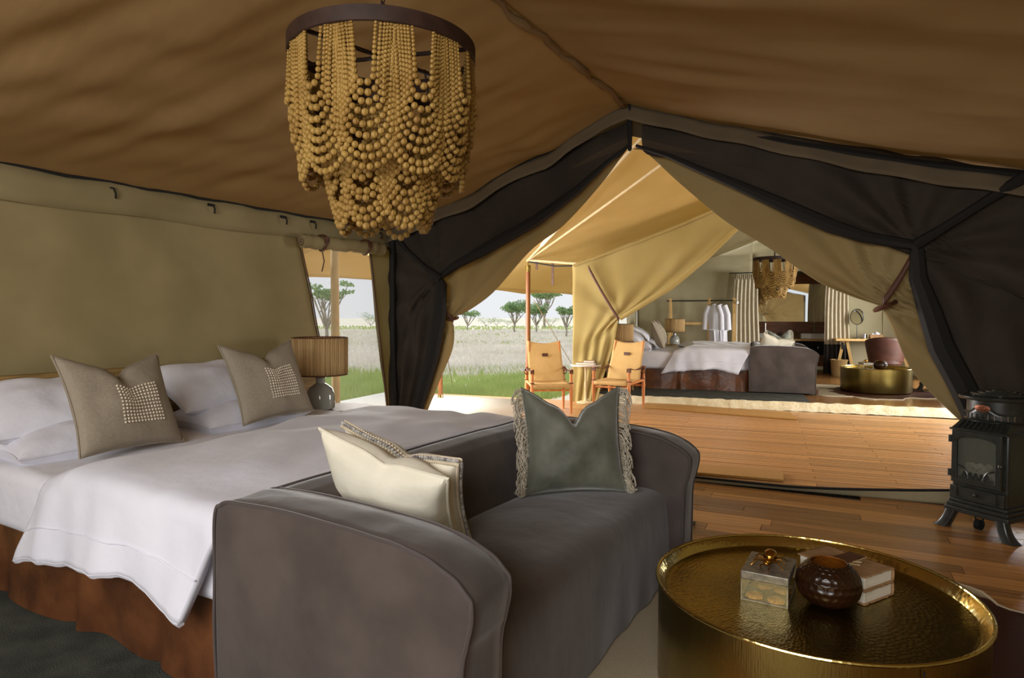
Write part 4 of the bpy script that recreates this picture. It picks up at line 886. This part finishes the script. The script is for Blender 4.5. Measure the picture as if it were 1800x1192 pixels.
# amber vase
vx, vy = -.15, 2.262
t = thing('vase', 'squat dark amber faceted glass vase between biscuit box and books', 'vase', (vx, vy, ZT))
vp = [(i/9, r_, z) for i, (r_, z) in enumerate([(.001, .003), (.045, 0), (.070, .012), (.090, .034), (.0975, .062), (.094, .088), (.080, .112), (.066, .126), (.058, .133), (.055, .134)])]
def vf(s, k):
    r_, z = interp(vp, k); row = k*11; ri = math.floor(row); cu = s*26+(ri % 2)*.5; du, dv = (cu % 1)-.5, (row % 1)-.5
    d = min(du*du+dv*dv, .3); r_ += (.0085*d-.0015)*(1 if .15 < k < .9 else 0); a = 2*PI*s
    return (vx+max(r_, .001)*math.cos(a), vy+max(r_, .001)*math.sin(a), ZT+z)
b = MB(); b.grid(vf, 208, 78, cu=True); b.build('body', 'amber', t)
b = MB(); b.lathe([(.055, .134), (.053, .131), (.072, .105), (.086, .065), (.07, .02), (.001, .015)], (vx, vy, ZT), 48); b.build('inside', 'amber_in', t)
# strapped books
bc = np.array([-.112, 2.425]); ba = math.radians(60); ex = np.array([math.cos(ba), math.sin(ba)]); ey = np.array([-math.sin(ba), math.cos(ba)])
def bkp(a, c, z): p = bc+ex*a+ey*c; return (p[0], p[1], ZT+z)
# long axis = ey (pages' end face towards the camera at negative ey), stack of two
def ragged(s, amp, sd): return amp*fn3(s*40, sd, 1.1)
for k, z0 in enumerate((0, .046)):
    t = thing('book', ['old brown book at the bottom of the strapped pair on the brass table', 'old brown book on top of the strapped pair on the brass table'][k], 'book', bkp(0, 0, z0))
    b = MB(); c = bkp(0, 0, z0+.023); b.box(c, (.148, .232, .038), ba); b.build('pages', 'paper', t, bevel=.002)
    for zz in (.001, .042):
        def cf(s, q): a = -.083+.166*s; cc = -.122+.244*q; edge = 1 if (s in (0, 1) or q in (0, 1)) else 0; return bkp(a+edge*ragged(q+s, .005, k+zz*50), cc+edge*ragged(s*.7+q, .006, k*3+zz*50), z0+zz+.0014*fn3(a*60, cc*60, k)+.002)
        b = MB(); b.grid(cf, 22, 30); b.build('cover', 'cover', t, solid=.0025)
    b = MB(); b.grid(lambda s, q: bkp(.080+.004*math.sin(PI*q), -.12+.24*s, z0+.002+.04*q), 12, 4); b.build('spine', 'cover', t, solid=.003)
t = thing('book_strap', 'dark brown leather band wrapped around the two old books', 'strap', bkp(0, .0, 0))
b = MB(); pr = [(-.088, .001), (.089, .001), (.089, .093), (-.088, .093)]
b.grid(lambda s, q: bkp(*(lambda i: (pr[int(i) % 4][0]+(pr[(int(i)+1) % 4][0]-pr[int(i) % 4][0])*(i-int(i)), .0+(q-.5)*.055+.01, pr[int(i) % 4][1]+(pr[(int(i)+1) % 4][1]-pr[int(i) % 4][1])*(i-int(i))))(s*4)), 24, 3, cu=True)
b.build('band', 'strap', t, solid=.003, smooth=False)
b = MB(); b.tube([bkp(-.088, -.045, .092), bkp(0, -.035, .0965), bkp(.09, -.02, .092), bkp(.092, -.02, .03), bkp(.09, -.02, .004)], .002, 5); b.tube([bkp(-.03, -.03, .096), bkp(-.01, -.06, .097), bkp(.02, -.05, .097), bkp(.0, -.03, .097)], .002, 5); b.build('cord', 'rope', t)
tblset = []
# ------------------------------------------------------------------ stove (local frame: x along the front, -y to the front)
stove = thing('heater_stove', 'black cabinet stove with glass door and copper plaque at right on the plank floor', 'stove', (.455, 4.50, .0), world=False, rz=math.radians(-35))
LZ = [0]
b = MB()
for k, (w_, d_, z, h) in enumerate(((.345, .42, .115, .03), (.33, .40, .142, .025), (.315, .38, .165, .022))): b.box((0, .20, z), (w_, d_, h))
b.build('plinth', 'iron', stove, bevel=.006)
for sx_ in (-1, 1):
    for sy_, yy in ((-1, 0), (1, .40)):
        b = MB(); cx, cy = sx_*.145, yy+.01
        b.grid(lambda s, k: (cx+sx_*(.018-.03*k+.022*(1-k)**3)+(.030+.010*(1-k)**4)*math.copysign(abs(math.cos(2*PI*s))**.5, math.cos(2*PI*s)), cy+(-.012*(1-k) if sy_ < 0 else .012*(1-k))+(.030+.008*(1-k)**4)*math.copysign(abs(math.sin(2*PI*s))**.5, math.sin(2*PI*s)), .002+.108*k), 24, 8, cu=True)
        b.add([(cx+sx_*.04+i*.036, cy+j*.036, .002) for i, j in ((-1,-1), (1,-1), (1,1), (-1,1))], [(0,1,2,3)]); b.build('leg', 'iron', stove)
b = MB(); b.tube([(-.045, .09, .032), (-.015, .09, .032)], .030, 16); b.tube([(-.05, .09, .035), (-.05, .09, .1), (-.01, .09, .1), (-.01, .09, .035)], .005, 6); b.build('castor', 'iron_deep', stove)
b = MB(); b.box((0, .205, .38), (.30, .36, .42)); b.build('body', 'iron', stove, bevel=.012)
b = MB(); b.box((0, .012, .218), (.29, .03, .075)); ap = b.build('ash_drawer', 'iron', stove, bevel=.004)
b = MB(); b.box((0, -.004, .250), (.21, .008, .006)); b.box((0, -.004, .192), (.21, .008, .006)); b.box((-.105, -.004, .221), (.006, .008, .064)); b.box((.105, -.004, .221), (.006, .008, .064)); b.ell((0, -.010, .222), (.010, .010, .010)); b.build('drawer_knob', 'iron', ap)
# door: frame with arched opening
dz0, dz1, dw = .275, .585, .132
def arch(s, z0, z1, w_): # outline of arched opening
    pts = [(-w_, z0), (w_, z0), (w_, z1-.03)]+[(w_*math.cos(a), z1-.03+.03*math.sin(a)) for a in np.linspace(0, PI, 14)[1:-1]]+[(-w_, z1-.03)]
    return pts
inn = arch(0, dz0+.035, dz1-.03, dw-.030); n_ = len(inn); outp = []
for x, z in inn:
    cx, cz = 0, (dz0+dz1)/2; kx, kz = x/(dw-.03), (z-cz)/((dz1-dz0)/2-.032); m_ = max(abs(kx), abs(kz)); outp.append((dw*kx/m_, cz+(dz1-dz0)/2*kz/m_))
b = MB()
v = [(x, -.016, z) for x, z in outp]+[(x, -.016, z) for x, z in inn]+[(x, .004, z) for x, z in outp]+[(x, .004, z) for x, z in inn]
f = []
for i in range(n_): j = (i+1) % n_; f += [(i, j, n_+j, n_+i), (2*n_+j, 2*n_+i, 3*n_+i, 3*n_+j), (i, 2*n_+i, 2*n_+j, j), (n_+i, n_+j, 3*n_+j, 3*n_+i)]
b.add(v, f); door = b.build('door', 'iron', stove, bevel=.003)
b = MB(); b.add([(x*1.02, -.004, z) for x, z in inn], [tuple(range(n_))]); g_ = b.build('door_glass', 'stove_glass', door, smooth=False)
b = MB(); b.add([(x*1.1, .0255-.002, z*1.0) for x, z in inn], [tuple(range(n_))])
b = MB()
for i in range(9): b.ell((-.08+.02*i+.005*math.sin(i*5), .012, dz0+.06+.02*abs(math.sin(i*2.3))), (.02, .008, .022), 10, 6)
for i in range(6): b.ell((-.05+.022*i, .012, dz0+.11+.015*math.sin(i*3)), (.02, .008, .02), 10, 6)
b.build('coals', 'coal', stove)
b = MB()
for i in range(5): x = -.062+.031*i; b.beam((x-.014, -.009, dz0+.035), (x, -.009, dz0+.075), .006, .006); b.beam((x+.014, -.009, dz0+.035), (x, -.009, dz0+.075), .006, .006)
for sg in (-1, 1): b.tube([(sg*(.10-.06*math.sin(a)), -.009, dz0+.035+.07*math.cos(a)) for a in np.linspace(0, PI/2, 8)], .005, 6)
b.box((0, -.009, dz0+.036), (.2, .008, .008)); b.build('fret', 'iron', door)
for z in (.33, .53): b = MB(); b.tube([(-.142, -.012, z-.02), (-.142, -.012, z+.02)], .010, 10); b.box((-.13, -.012, z), (.03, .012, .02)); b.build('hinge', 'iron', door)
b = MB(); b.tube([(.142, -.014, .42), (.142, -.035, .42)], .007, 8); b.ell((.142, -.040, .42), (.014, .010, .014)); b.build('door_handle', 'iron', door)
# sloping hood with slots, drum, lid
b = MB(); b.add([(-.15, .0, .59), (.15, .0, .59), (.15, .39, .59), (-.15, .39, .59), (-.13, .07, .645), (.13, .07, .645), (.13, .36, .645), (-.13, .36, .645)], [(0,1,5,4), (1,2,6,5), (2,3,7,6), (3,0,4,7), (4,5,6,7)]); b.box((0, .195, .588), (.312, .40, .012)); hood = b.build('hood', 'iron', stove, bevel=.005)
for i in range(9): x = -.115+.029*i; b = MB(); b.beam((x, .008, .601), (x*.92, .058, .640), .010, .006); b.build('vent_slot', 'iron_deep', hood)
b = MB(); b.lathe([(.155, .64), (.155, .765), (.001, .765)], (0, .20, 0), 64); drum = b.build('drum', 'iron', stove)
b = MB()  # curved fascia around the drum front
def fas(s, k):
    a = -PI/2+(s-.5)*2.5; h = .645+.045+.055*math.exp(-((s-.5)/.14)**2); return (.160*math.cos(a), .20+.160*math.sin(a), .645+(h-.645)*k)
b.grid(fas, 60, 4); b.build('fascia', 'iron', drum, solid=.004)
b = MB(); b.tube([fas(i/59, 1) for i in range(60)], .004, 6); b.build('fascia_bead', 'iron', drum)
for i in range(11):
    a = -PI/2+(i-5)*.19; b = MB(); b.beam((.1615*math.cos(a), .20+.1615*math.sin(a), .657), (.1615*math.cos(a), .20+.1615*math.sin(a), .687), .006, .006); b.build('drum_slot', 'iron_deep' if i < 6 else 'chrome', drum)
b = MB(); b.grid(lambda s, q: (.042*q*math.cos(2*PI*s), .20-math.sqrt(.166**2-(.042*q*math.cos(2*PI*s))**2)-.004*(1-q*q), .722+.021*q*math.sin(2*PI*s)), 28, 5, cu=True); pq = b.build('plaque', 'copper', drum); pq['label'] = 'oval copper plaque with raised script'
b = MB(); b.tube([(x, .028, .722+.007*math.sin(x*330)) for x in np.linspace(-.026, .026, 30)], .0018, 5); b.tube([(-.026, .0285, .712), (0, .0275, .710), (.028, .0295, .716)], .0014, 5); b.build('script', 'copper', pq)
b = MB(); b.lathe([(.150, .760), (.19, .766), (.196, .774), (.196, .784), (.188, .790), (.16, .790), (.001, .786)], (0, .20, 0), 64); lidp = b.build('top_plate', 'iron', stove)
for k, r_ in enumerate((.130, .095, .06)): b = MB(); b.tube([(r_*math.cos(a), .20+r_*math.sin(a), .796+.006*k) for a in np.linspace(0, 2*PI, 49)[:-1]], .008, 8, closed=True); b.build('grille_ring', 'iron', lidp)
b = MB(); b.lathe([(.001, .822), (.035, .820), (.04, .808), (.001, .80)], (0, .20, 0), 24)
for k in range(6): a = k*PI/3; b.beam((0, .20, .808), (.14*math.cos(a), .20+.14*math.sin(a), .793), .014, .008)
b.build('grille_hub', 'iron', lidp)
# ------------------------------------------------------------------ bead chandelier (local frame, origin at the lowest bead)
def wp(u, D): return W(u, D)
CX, CYY = W(677, 2.46); CZ = 2.235
chand = thing('bead_chandelier', 'large two tier wooden bead chandelier hanging from the near ridge', 'chandelier', (CX, CYY, CZ-.86), world=False)
HT = .86
b = MB(); b.lathe([(.341, -.028), (.347, -.025), (.347, .025), (.341, .028), (.336, .025), (.336, -.025), (.341, -.028)], (0, 0, HT), 96); b.build('ring', 'ring_iron', chand)
b = MB(); b.lathe([(.245, -.02), (.250, -.018), (.250, .012), (.245, .015), (.240, .012), (.240, -.018), (.245, -.02)], (0, 0, HT-.24), 64)
for k in range(3): a = k*PI/3+.3; b.beam((-.34*math.cos(a), -.34*math.sin(a), HT-.01), (.34*math.cos(a), .34*math.sin(a), HT-.01), .012, .012)
for k in range(6): a = k*PI/3+.3; b.tube([(.24*math.cos(a), .24*math.sin(a), HT-.24), (.20*math.cos(a), .20*math.sin(a), HT)], .004, 6)
b.tube([(0, 0, HT-.35), (0, 0, HT+.18)], .010, 8); b.ell((0, 0, HT-.38), (.03, .03, .04), 12, 8); b.build('frame', 'ring_iron', chand)
b = MB()
for k in range(18): z = HT+.18+.027*k; b.tube([(.009*math.cos(a)*(k % 2), .009*math.cos(a)*(1-k % 2), z+.018*math.sin(a)) for a in np.linspace(0, 2*PI, 11)[:-1]], .0028, 5, closed=True)
b.build('chain', 'ring_iron', chand)
def strand(R0, z0, ac, ha, depth, rmin, rmax, taper, jit=0, pw=3.2, tilt=0):
    N = 200; pts = []
    for i in range(N+1):
        t = i/N; q = abs(2*t-1); bx = .80*ha*R0; bz = min(1.05*bx, depth*.45); sl = depth-bz; hw = 1-.20*(1-q)
        if q > .45: k_ = (q-.45)/.55; wx = ha*(.80+.20*k_**1.5); zz = sl*(1-k_)
        else: th = q/.45*PI/2; wx = .80*ha*math.sin(th); zz = sl+bz*math.cos(th)
        h = zz/depth; a = ac+math.copysign(wx, 2*t-1); r_ = R0*(1-taper*h)+jit*h
        pts.append((r_*math.cos(a), r_*math.sin(a), z0-zz))
    P = np.array(pts); d = np.r_[0, np.cumsum(np.linalg.norm(np.diff(P, axis=0), axis=1))]; Lt = d[-1]; s = rmin; b = MB()
    while s < Lt:
        k = 1-abs(2*s/Lt-1); r_ = rmin+(rmax-rmin)*k**1.6
        x = [np.interp(s, d, P[:, j]) for j in range(3)]; b.ell(x, (r_, r_, r_*.95), 7, 5); s += 2*r_*.97
    return b.build('bead_strand', 'bead_wood', chand)
rq = random.Random(11)
NG = 11
for g_ in range(NG):
    ac = 2*PI*g_/NG+.12
    for k in range(9):
        strand(.338-.0015*k, HT-.02, ac+rq.uniform(-.01, .01), (.040+.0122*k)/.338, .200+.034*k+rq.uniform(-.006, .006), .0060, .0138, .02+.008*k, jit=.012-.002*k+rq.uniform(-.006, .006), pw=3.4-.08*k)
NG = 8
for g_ in range(NG):
    ac = 2*PI*g_/NG+.35
    for k in range(9):
        strand(.246-.0015*k, HT-.25, ac+rq.uniform(-.02, .02), (.034+.0118*k)/.246, .18+.028*k+rq.uniform(-.01, .015), .0072, .0148, .10+.024*k, jit=rq.uniform(-.008, .012), pw=3.2)
# ------------------------------------------------------------------ safari chairs (local frame, front = -y)
def safari(loc, rz, label):
    t = thing('safari_chair', label, 'chair', loc, world=False, rz=rz, group=None)
    for sx_ in (-1, 1):
        for yy, h, nm in ((-.25, .56, 'front_leg'), (.24, .56, 'back_leg')):
            x = sx_*.245; b = MB(); pr = [(0, .013), (.10, .017), (.26, .022), (.30, .026), (.33, .022), (.40, .022), (.46, .017), (.50, .024), (.54, .022), (h, .014)]
            b.tube([(x, yy, z) for z, r_ in pr], [r_ for z, r_ in pr], 12); b.build('leg', 'chair_wood', t)
            b = MB(); b.box((x, yy, .525), (.045, .045, .05)); b.box((x, yy, .385), (.05, .05, .012)); b.build('leather_cap', 'strap', t)
        b = MB(); b.tube([(sx_*.245, -.25, .35), (sx_*.245, .24, .37)], .018, 10); b.build('side_rail', 'chair_wood', t)
        b = MB(); b.grid(lambda s, k: (sx_*.245+(s-.5)*.045, -.25+.5*k, .555-.035*math.sin(PI*k)), 4, 14); b.build('arm_strap', 'strap', t, solid=.005)
        b = MB(); b.tube([(sx_*.215, .16, .36), (sx_*.205, .25, .62), (sx_*.20, .34, .88)], .014, 8); b.build('back_post', 'chair_wood', t)
        b = MB(); b.tube([(sx_*.245+.035*math.cos(a), .20, .50+.04*math.sin(a)) for a in np.linspace(0, 2*PI, 14)[:-1]], .007, 5, closed=True); b.build('back_buckle', 'strap', t)
    for yy in (-.25, .24): b = MB(); b.tube([(-.245, yy, .30), (.245, yy, .30)], .014, 8); b.build('cross_rail', 'chair_wood', t)
    b = MB(); b.tube([(-.245, -.25, .345), (.245, -.25, .345)], .018, 8); b.build('front_rail', 'chair_wood', t)
    b = MB(); b.grid(lambda s, k: ((s-.5)*.47, -.262+.48*k, .375-.03*math.sin(PI*s)*math.sin(PI*k)), 14, 14); b.build('seat', 'chair_canvas', t, solid=.008)
    b = MB(); b.grid(lambda s, k: ((s-.5)*.47, -.268, .375-.05*k), 10, 3); b.build('seat_front', 'chair_canvas', t, solid=.006)
    b = MB(); b.grid(lambda s, k: ((s-.5)*(.46-.02*k), .135+.225*k-.018*math.sin(PI*s)*(1-.5*k)-.012+.0, .37+(.52-.035*math.sin(PI*s))*k), 18, 18); bk = b.build('backrest', 'chair_canvas', t, solid=.008)
    b = MB(); b.box((0, .245, .71), (.075, .012, .04)); b.build('leather_patch', 'strap', bk)
    return t
safari((-3.73, 7.30, .035), D2(37), 'left safari chair turned to the right, beside the wooden corner post')
safari((-3.05, 8.02, .035), D2(-3), 'right safari chair facing forward, in front of the far bed')
sx2, sy2 = W(1030, 9.0); t = thing('side_table', 'small round pedestal table between the two safari chairs', 'table', (sx2, sy2, .035))
b = MB(); b.lathe([(.001, 0), (.21, 0), (.215, .008), (.21, .018), (.001, .018)], (sx2, sy2, .555), 32); b.build('top', 'porcelain', t)
b = MB(); b.lathe([(.001, 0), (.13, 0), (.12, .015), (.03, .03), (.016, .06), (.014, .2), (.022, .26), (.014, .32), (.018, .5), (.05, .52), (.001, .52)], (sx2, sy2, .035), 20); b.build('pedestal', 'pole_pale', t)
for k, (dx, w_, z, lab, m_) in enumerate(((-.05, .17, .574, 'book lying at the left on the side table', 'paper'), (.07, .13, .574, 'book lying at the right on the side table', 'cover'), (.05, .14, .605, 'book topmost of those on the side table', 'paper'))):
    t = thing('book', lab, 'book', (sx2+dx, sy2, z)); b = MB(); b.box((sx2+dx, sy2, z+.013), (w_-.006, .11, .024), .2); b.build('pages', 'paper', t)
    b = MB(); b.box((sx2+dx, sy2, z+.001), (w_, .12, .003), .2); b.box((sx2+dx, sy2, z+.027), (w_, .12, .003), .2); b.box((sx2+dx, sy2+.058, z+.014), (w_, .004, .028), .2); b.build('cover', 'cover', t)
# coir mats
def mat4(px, z, lab):
    P = [G(u, v, z)[:2] for u, v in px]; b = MB(); b.prism([tuple(p) for p in P], lambda a, c, s: (a, c, z-.0 if s else z+.02)); tag(b.build('door_mat', 'coir', None, smooth=False, bevel=.004), lab, 'mat')
mat4([(1130, 717), (1402, 739), (1390, 728), (1135, 709)], .033, 'tan coir door mat in front of the far tent sill')
p0, p1 = G(1150, 828, .033), G(1378, 848, .033); n_ = np.array([-(p1-p0)[1], (p1-p0)[0]]); n_ = n_/np.linalg.norm(n_)
b = MB(); b.prism([tuple(p0[:2]), tuple(p1[:2]), tuple(p1[:2]+n_*.30), tuple(p0[:2]+n_*.30)], lambda a, c, s: (a, c, .034 if s else .052)); tag(b.build('door_mat', 'coir', None, smooth=False, bevel=.004), 'tan coir door mat on the deck behind the near sofa', 'mat')
# ================================================================== FAR TENT FURNITURE: rotated copies of the near set
piv, dst, FAA = (-.80, 1.20, 0), (-.84, 10.20, FZ), D2(11)
def far(o, label, group=None): return dupT(o, piv, dst, FAA, label, group)
far(bed, 'far double bed with brown leather valance seen beyond the right safari chair')
far(rugo, 'grey green rug under the far bed')
far(duvet, 'white cotton duvet on the far bed')
far(sofa, 'far grey slipcovered sofa at the foot of the far bed')
labs = ['white pillow at the bottom of the near side stack on the far bed', 'white pillow on top of the near side stack on the far bed', 'white pillow at the bottom of the far side stack on the far bed', 'white pillow on top of the far side stack on the far bed']
for o, l in zip(pl, labs): far(o, l)
far(c1_, 'taupe cushion nearest the deck on the far bed'); far(c2_, 'taupe cushion further back on the far bed, toward the clothes rack')
far(cw2, 'cream cushion with dark beaded trim on the far sofa, the rear one'); far(cw1, 'plain cream cushion standing in front on the far sofa')
far(cv, 'green grey velvet cushion with white fringe on the far sofa')
def put(o, x, y, z, rz, label): c = copy_tree(o); c.location = (x, y, z); c.rotation_euler = (0, 0, rz); c['label'] = label; return c
x, y = W(1091, 9.9); put(lamp, x, y, .612, 0, 'raffia shaded lamp at the near side of the far bed, behind the right safari chair')
x2, y2 = W(1186, 12.9); put(lamp, x2, y2, .58+FZ, 0, 'pale shaded lamp behind the taupe cushions of the far bed')
for (xx, yy, l) in ((x, y, 'bedside table under the near side lamp of the far bed'), (x2, y2, 'bedside table behind the cushions of the far bed')):
    c = copy_tree(nt_); c.location = (xx-.02, yy+.03, FZ); c['label'] = l
    if 'near side' in l: c.scale = (1, 1, .88)
x, y = W(1541, 9.75); FT = (x, y); put(tbl, x, y, FZ+.02, .9, 'round brass drum table in the far tent')
c = copy_tree(hideo); c.location = (x-.1, y-.1, FZ+.001); c.rotation_euler = (0, 0, .1); c['label'] = 'dark brown cowhide with pale edge under the far brass table'
zt = FZ+.02+.35
bb = copy_tree([o for o in bpy.data.objects if o.name == 'biscuit_box'][0]); bb.location = (x-.13, y-.10, zt-.018); bb.rotation_euler = (0, 0, .4); bb['label'] = 'glass and silver box with a gold beetle on the far brass table'
vv = copy_tree([o for o in bpy.data.objects if o.name == 'vase'][0]); vv.location = (x+.06, y-.12, zt-.018); vv['label'] = 'round dark glass vase on the far brass table'
x, y = W(1640, 9.75); c = copy_tree(stove); c.location = (x, y, FZ); c.rotation_euler = (0, 0, D2(-24)); c['label'] = 'second black cabinet stove in the far tent, half hidden by the right door curtain'
x, y = W(1360, 11.0); c = copy_tree(chand); c.location = (x, y, Zf(456, 11.0)-.86); c['label'] = 'smaller looking bead chandelier hanging in the far tent'
# ================================================================== OUTDOORS
GZ = -.5
b = MB(); b.grid(lambda s, t: (-420+470*s, -120+640*t, GZ-.02 + (0.6*fn3(s*9, t*9, 1) if s < .75 else 0)*.4), 60, 60)
struct(b.build('ground', 'ground', None), 'open savanna ground of dry and green grass')
def blades(name, label, m, n, ur, Dr, hr, wd, sd, bend=.25, dens=None):
    r_ = np.random.RandomState(sd); u = r_.uniform(ur[0], ur[1], n); D = 1/(r_.uniform(1/Dr[1], 1/Dr[0], n)) if dens is None else Dr[0]*(Dr[1]/Dr[0])**(r_.uniform(0, 1, n)**dens)
    X = (u-900)/F*D; x = X*cY-D*sY; y = X*sY+D*cY; k = x < -6.15; x, y, D = x[k], y[k], D[k]; n = len(x)
    h = r_.uniform(hr[0], hr[1], n)*(.75+.5*np.array([fn3(a*.35, c*.35, 3) for a, c in zip(x, y)])); a = r_.uniform(0, 2*PI, n); l = bend*h*r_.uniform(.2, 1, n); wv = wd*(.6+D/25)
    dx, dy = np.cos(a), np.sin(a); px, py = cY*wv, sY*wv
    V = np.empty((n, 5, 3)); z0 = np.full(n, GZ-.02)
    V[:, 0] = np.c_[x-px, y-py, z0]; V[:, 1] = np.c_[x+px, y+py, z0]; V[:, 2] = np.c_[x+px*.7+dx*l*.3, y+py*.7+dy*l*.3, z0+h*.6]; V[:, 3] = np.c_[x-px*.7+dx*l*.3, y-py*.7+dy*l*.3, z0+h*.6]; V[:, 4] = np.c_[x+dx*l, y+dy*l, z0+h]
    b = MB(); i = np.arange(n)*5; f = [(j, j+1, j+2, j+3) for j in i.tolist()]+[(j+3, j+2, j+4) for j in i.tolist()]
    return tag(b.add(V.reshape(-1, 3), f).build(name, m, None, smooth=False), label, 'grass', kind='stuff')
blades('green_grass', 'fresh green grass growing in a band beyond the deck', 'grass_green', 26000, (520, 1050), (9.5, 20), (.18, .42), .010, 1)
blades('dry_grass', 'pale dry savanna grass stretching away behind the green band', 'grass_dry', 42000, (500, 1060), (18, 75), (.22, .5), .022, 2, bend=.6, dens=.8)
blades('green_grass', 'thin green grass patches scattered through the pale savanna', 'grass_green', 5000, (500, 1060), (36, 110), (.2, .4), .03, 3)
def acacia(u, D, vt, label, kind='tree', w_=None, flat=.4, n=1500, trunk='bark', sd=0, leafm='leaf', open_=0):
    x, y = W(u, D); zt = Zf(vt, D); H_ = zt-GZ; r_ = random.Random(sd+int(u)); wd = w_ or H_*.7
    t = thing('acacia_tree' if kind == 'tree' else 'bush', label, kind, (x, y, GZ))
    b = MB(); tips = []
    nb = 7 if kind == 'tree' else 4
    fork = .35*H_ if kind == 'tree' else .1*H_
    b.tube([(x, y, GZ-.1), (x+.03*H_*r_.uniform(-1, 1), y, GZ+fork*.6), (x, y, GZ+fork)], [H_*.035, H_*.026, H_*.022], 8)
    for i in range(nb):
        a = 2*PI*i/nb+r_.uniform(-.3, .3); rr_ = wd*.5*r_.uniform(.45, .9); zz = GZ+H_*r_.uniform(.72, .92) if kind == 'tree' else GZ+H_*r_.uniform(.5, .8)
        e = Vector((x+rr_*math.cos(a), y+rr_*math.sin(a), zz)); s = Vector((x, y, GZ+fork*r_.uniform(.7, 1))); m_ = (s+e)/2+Vector((0, 0, -.03*H_))+Vector((r_.uniform(-1, 1), 0, 0))*.04*H_
        b.tube([s, m_, e], [H_*.018, H_*.012, H_*.005], 6); tips.append(e)
        for j in range(2): e2 = m_+Vector((r_.uniform(-1, 1)*wd*.2, r_.uniform(-1, 1)*wd*.2, H_*.22)); b.tube([m_, e2], [H_*.009, H_*.004], 5); tips.append(e2)
    b.build('trunk', trunk, t)
    if n:
        rs = np.random.RandomState(sd+int(u)+5); V = []
        cl_ = [(tp_+Vector((0, 0, .02*H_)), wd*r_.uniform(.13, .24)) for tp_ in tips]
        c = np.array([list(p[0]) for p in cl_]); rad = np.array([p[1] for p in cl_]); k = rs.randint(0, len(c), n)
        o = rs.normal(0, 1, (n, 3)); o /= np.linalg.norm(o, axis=1)[:, None]; o *= rs.uniform(.3, 1, n)[:, None]**.6; o[:, 2] *= flat
        P = c[k]+o*rad[k][:, None]; s_ = H_*.022*rs.uniform(.6, 1.5, n); a = rs.normal(0, 1, (n, 3)); a /= np.linalg.norm(a, axis=1)[:, None]; q = np.cross(a, rs.normal(0, 1, (n, 3))); q /= np.linalg.norm(q, axis=1)[:, None]
        V = np.stack([P-a*s_[:, None], P+q*s_[:, None]*.7, P+a*s_[:, None], P-q*s_[:, None]*.7], 1).reshape(-1, 3)
        b = MB(); b.add(V, [(4*i, 4*i+1, 4*i+2, 4*i+3) for i in range(n)]); o = b.build('foliage', leafm, t, smooth=False); o['kind'] = 'stuff'
    return t
acacia(905, 60, 527, 'rounded green acacia left of the wooden corner post', w_=2.9, n=2600, sd=1, flat=.55)
acacia(943, 62, 533, 'green bushy acacia just right of the wooden corner post', w_=2.4, n=2200, sd=2, flat=.7)
acacia(957, 90, 500, 'tall bare flat topped acacia with pale branches behind the corner post', w_=5.0, n=1600, sd=3, flat=.25)
acacia(995, 50, 532, 'slender young acacia beside the far canvas curtain', w_=1.5, n=1300, sd=4, flat=.6)
acacia(822, 70, 542, 'low green acacia beside the left door curtain', w_=2.6, n=1500, sd=5)
acacia(574, 34, 492, 'thin leaning acacia seen through the screened window', w_=2.6, n=900, sd=6, flat=.3)
for k, (u, D, vt, w_, l) in enumerate(((855, 110, 555, 4.5, 'distant round bush on the horizon, leftmost of the middle group'), (872, 120, 557, 3.5, 'distant small bush on the horizon near the green acacia'), (893, 115, 560, 2.5, 'tiny distant bush on the horizon under the rounded acacia'), (968, 110, 556, 3.5, 'distant low bush behind the bushy acacia'), (652, 110, 548, 5, 'distant bush seen through the right half of the screened window'))):
    acacia(u, D, vt, l, 'bush', w_=w_, n=700, sd=20+k, flat=.6)

# ------------------------------------------------------------------ groups of repeated things
GR = {'bed_pillow': 'white pillows on the beds', 'scatter_cushion': 'scatter cushions on beds and sofas', 'biscuit': 'biscuits in the glass box', 'bottle': 'bottles on the washstand', 'safari_chair': 'safari chairs on the deck',
      'book': 'books lying on tables', 'bathrobe': 'robes on the clothes rack', 'bathroom_curtain': 'cream bathroom curtains', 'canvas_curtain': 'canvas door curtains', 'net_curtain': 'dark net door curtains', 'acacia_tree': 'acacias on the savanna',
      'bush': 'bushes on the horizon', 'table_lamp': 'raffia shaded table lamps', 'bedside_table': 'bedside tables under the lamps', 'bead_chandelier': 'bead chandeliers', 'sofa': 'slipcovered sofas', 'bed': 'beds of the two tents', 'duvet': 'duvets', 'coffee_table': 'brass drum tables',
      'tent_pole': 'upright tent poles', 'spreader_pole': 'spreader poles under the fly', 'guy_rope': 'guy ropes', 'door_mat': 'coir door mats', 'heater_stove': 'cabinet stoves', 'basin': 'basins on the washstand', 'vase': 'dark glass vases', 'biscuit_box': 'glass boxes with beetles', 'cowhide_rug': 'cowhides', 'area_rug': 'grey rugs', 'green_grass': 'green grass'}
for o in bpy.context.scene.objects:
    if o.parent is None and 'category' in o:
        k = o.name.split('.')[0]
        if k in GR: o['group'] = GR[k]
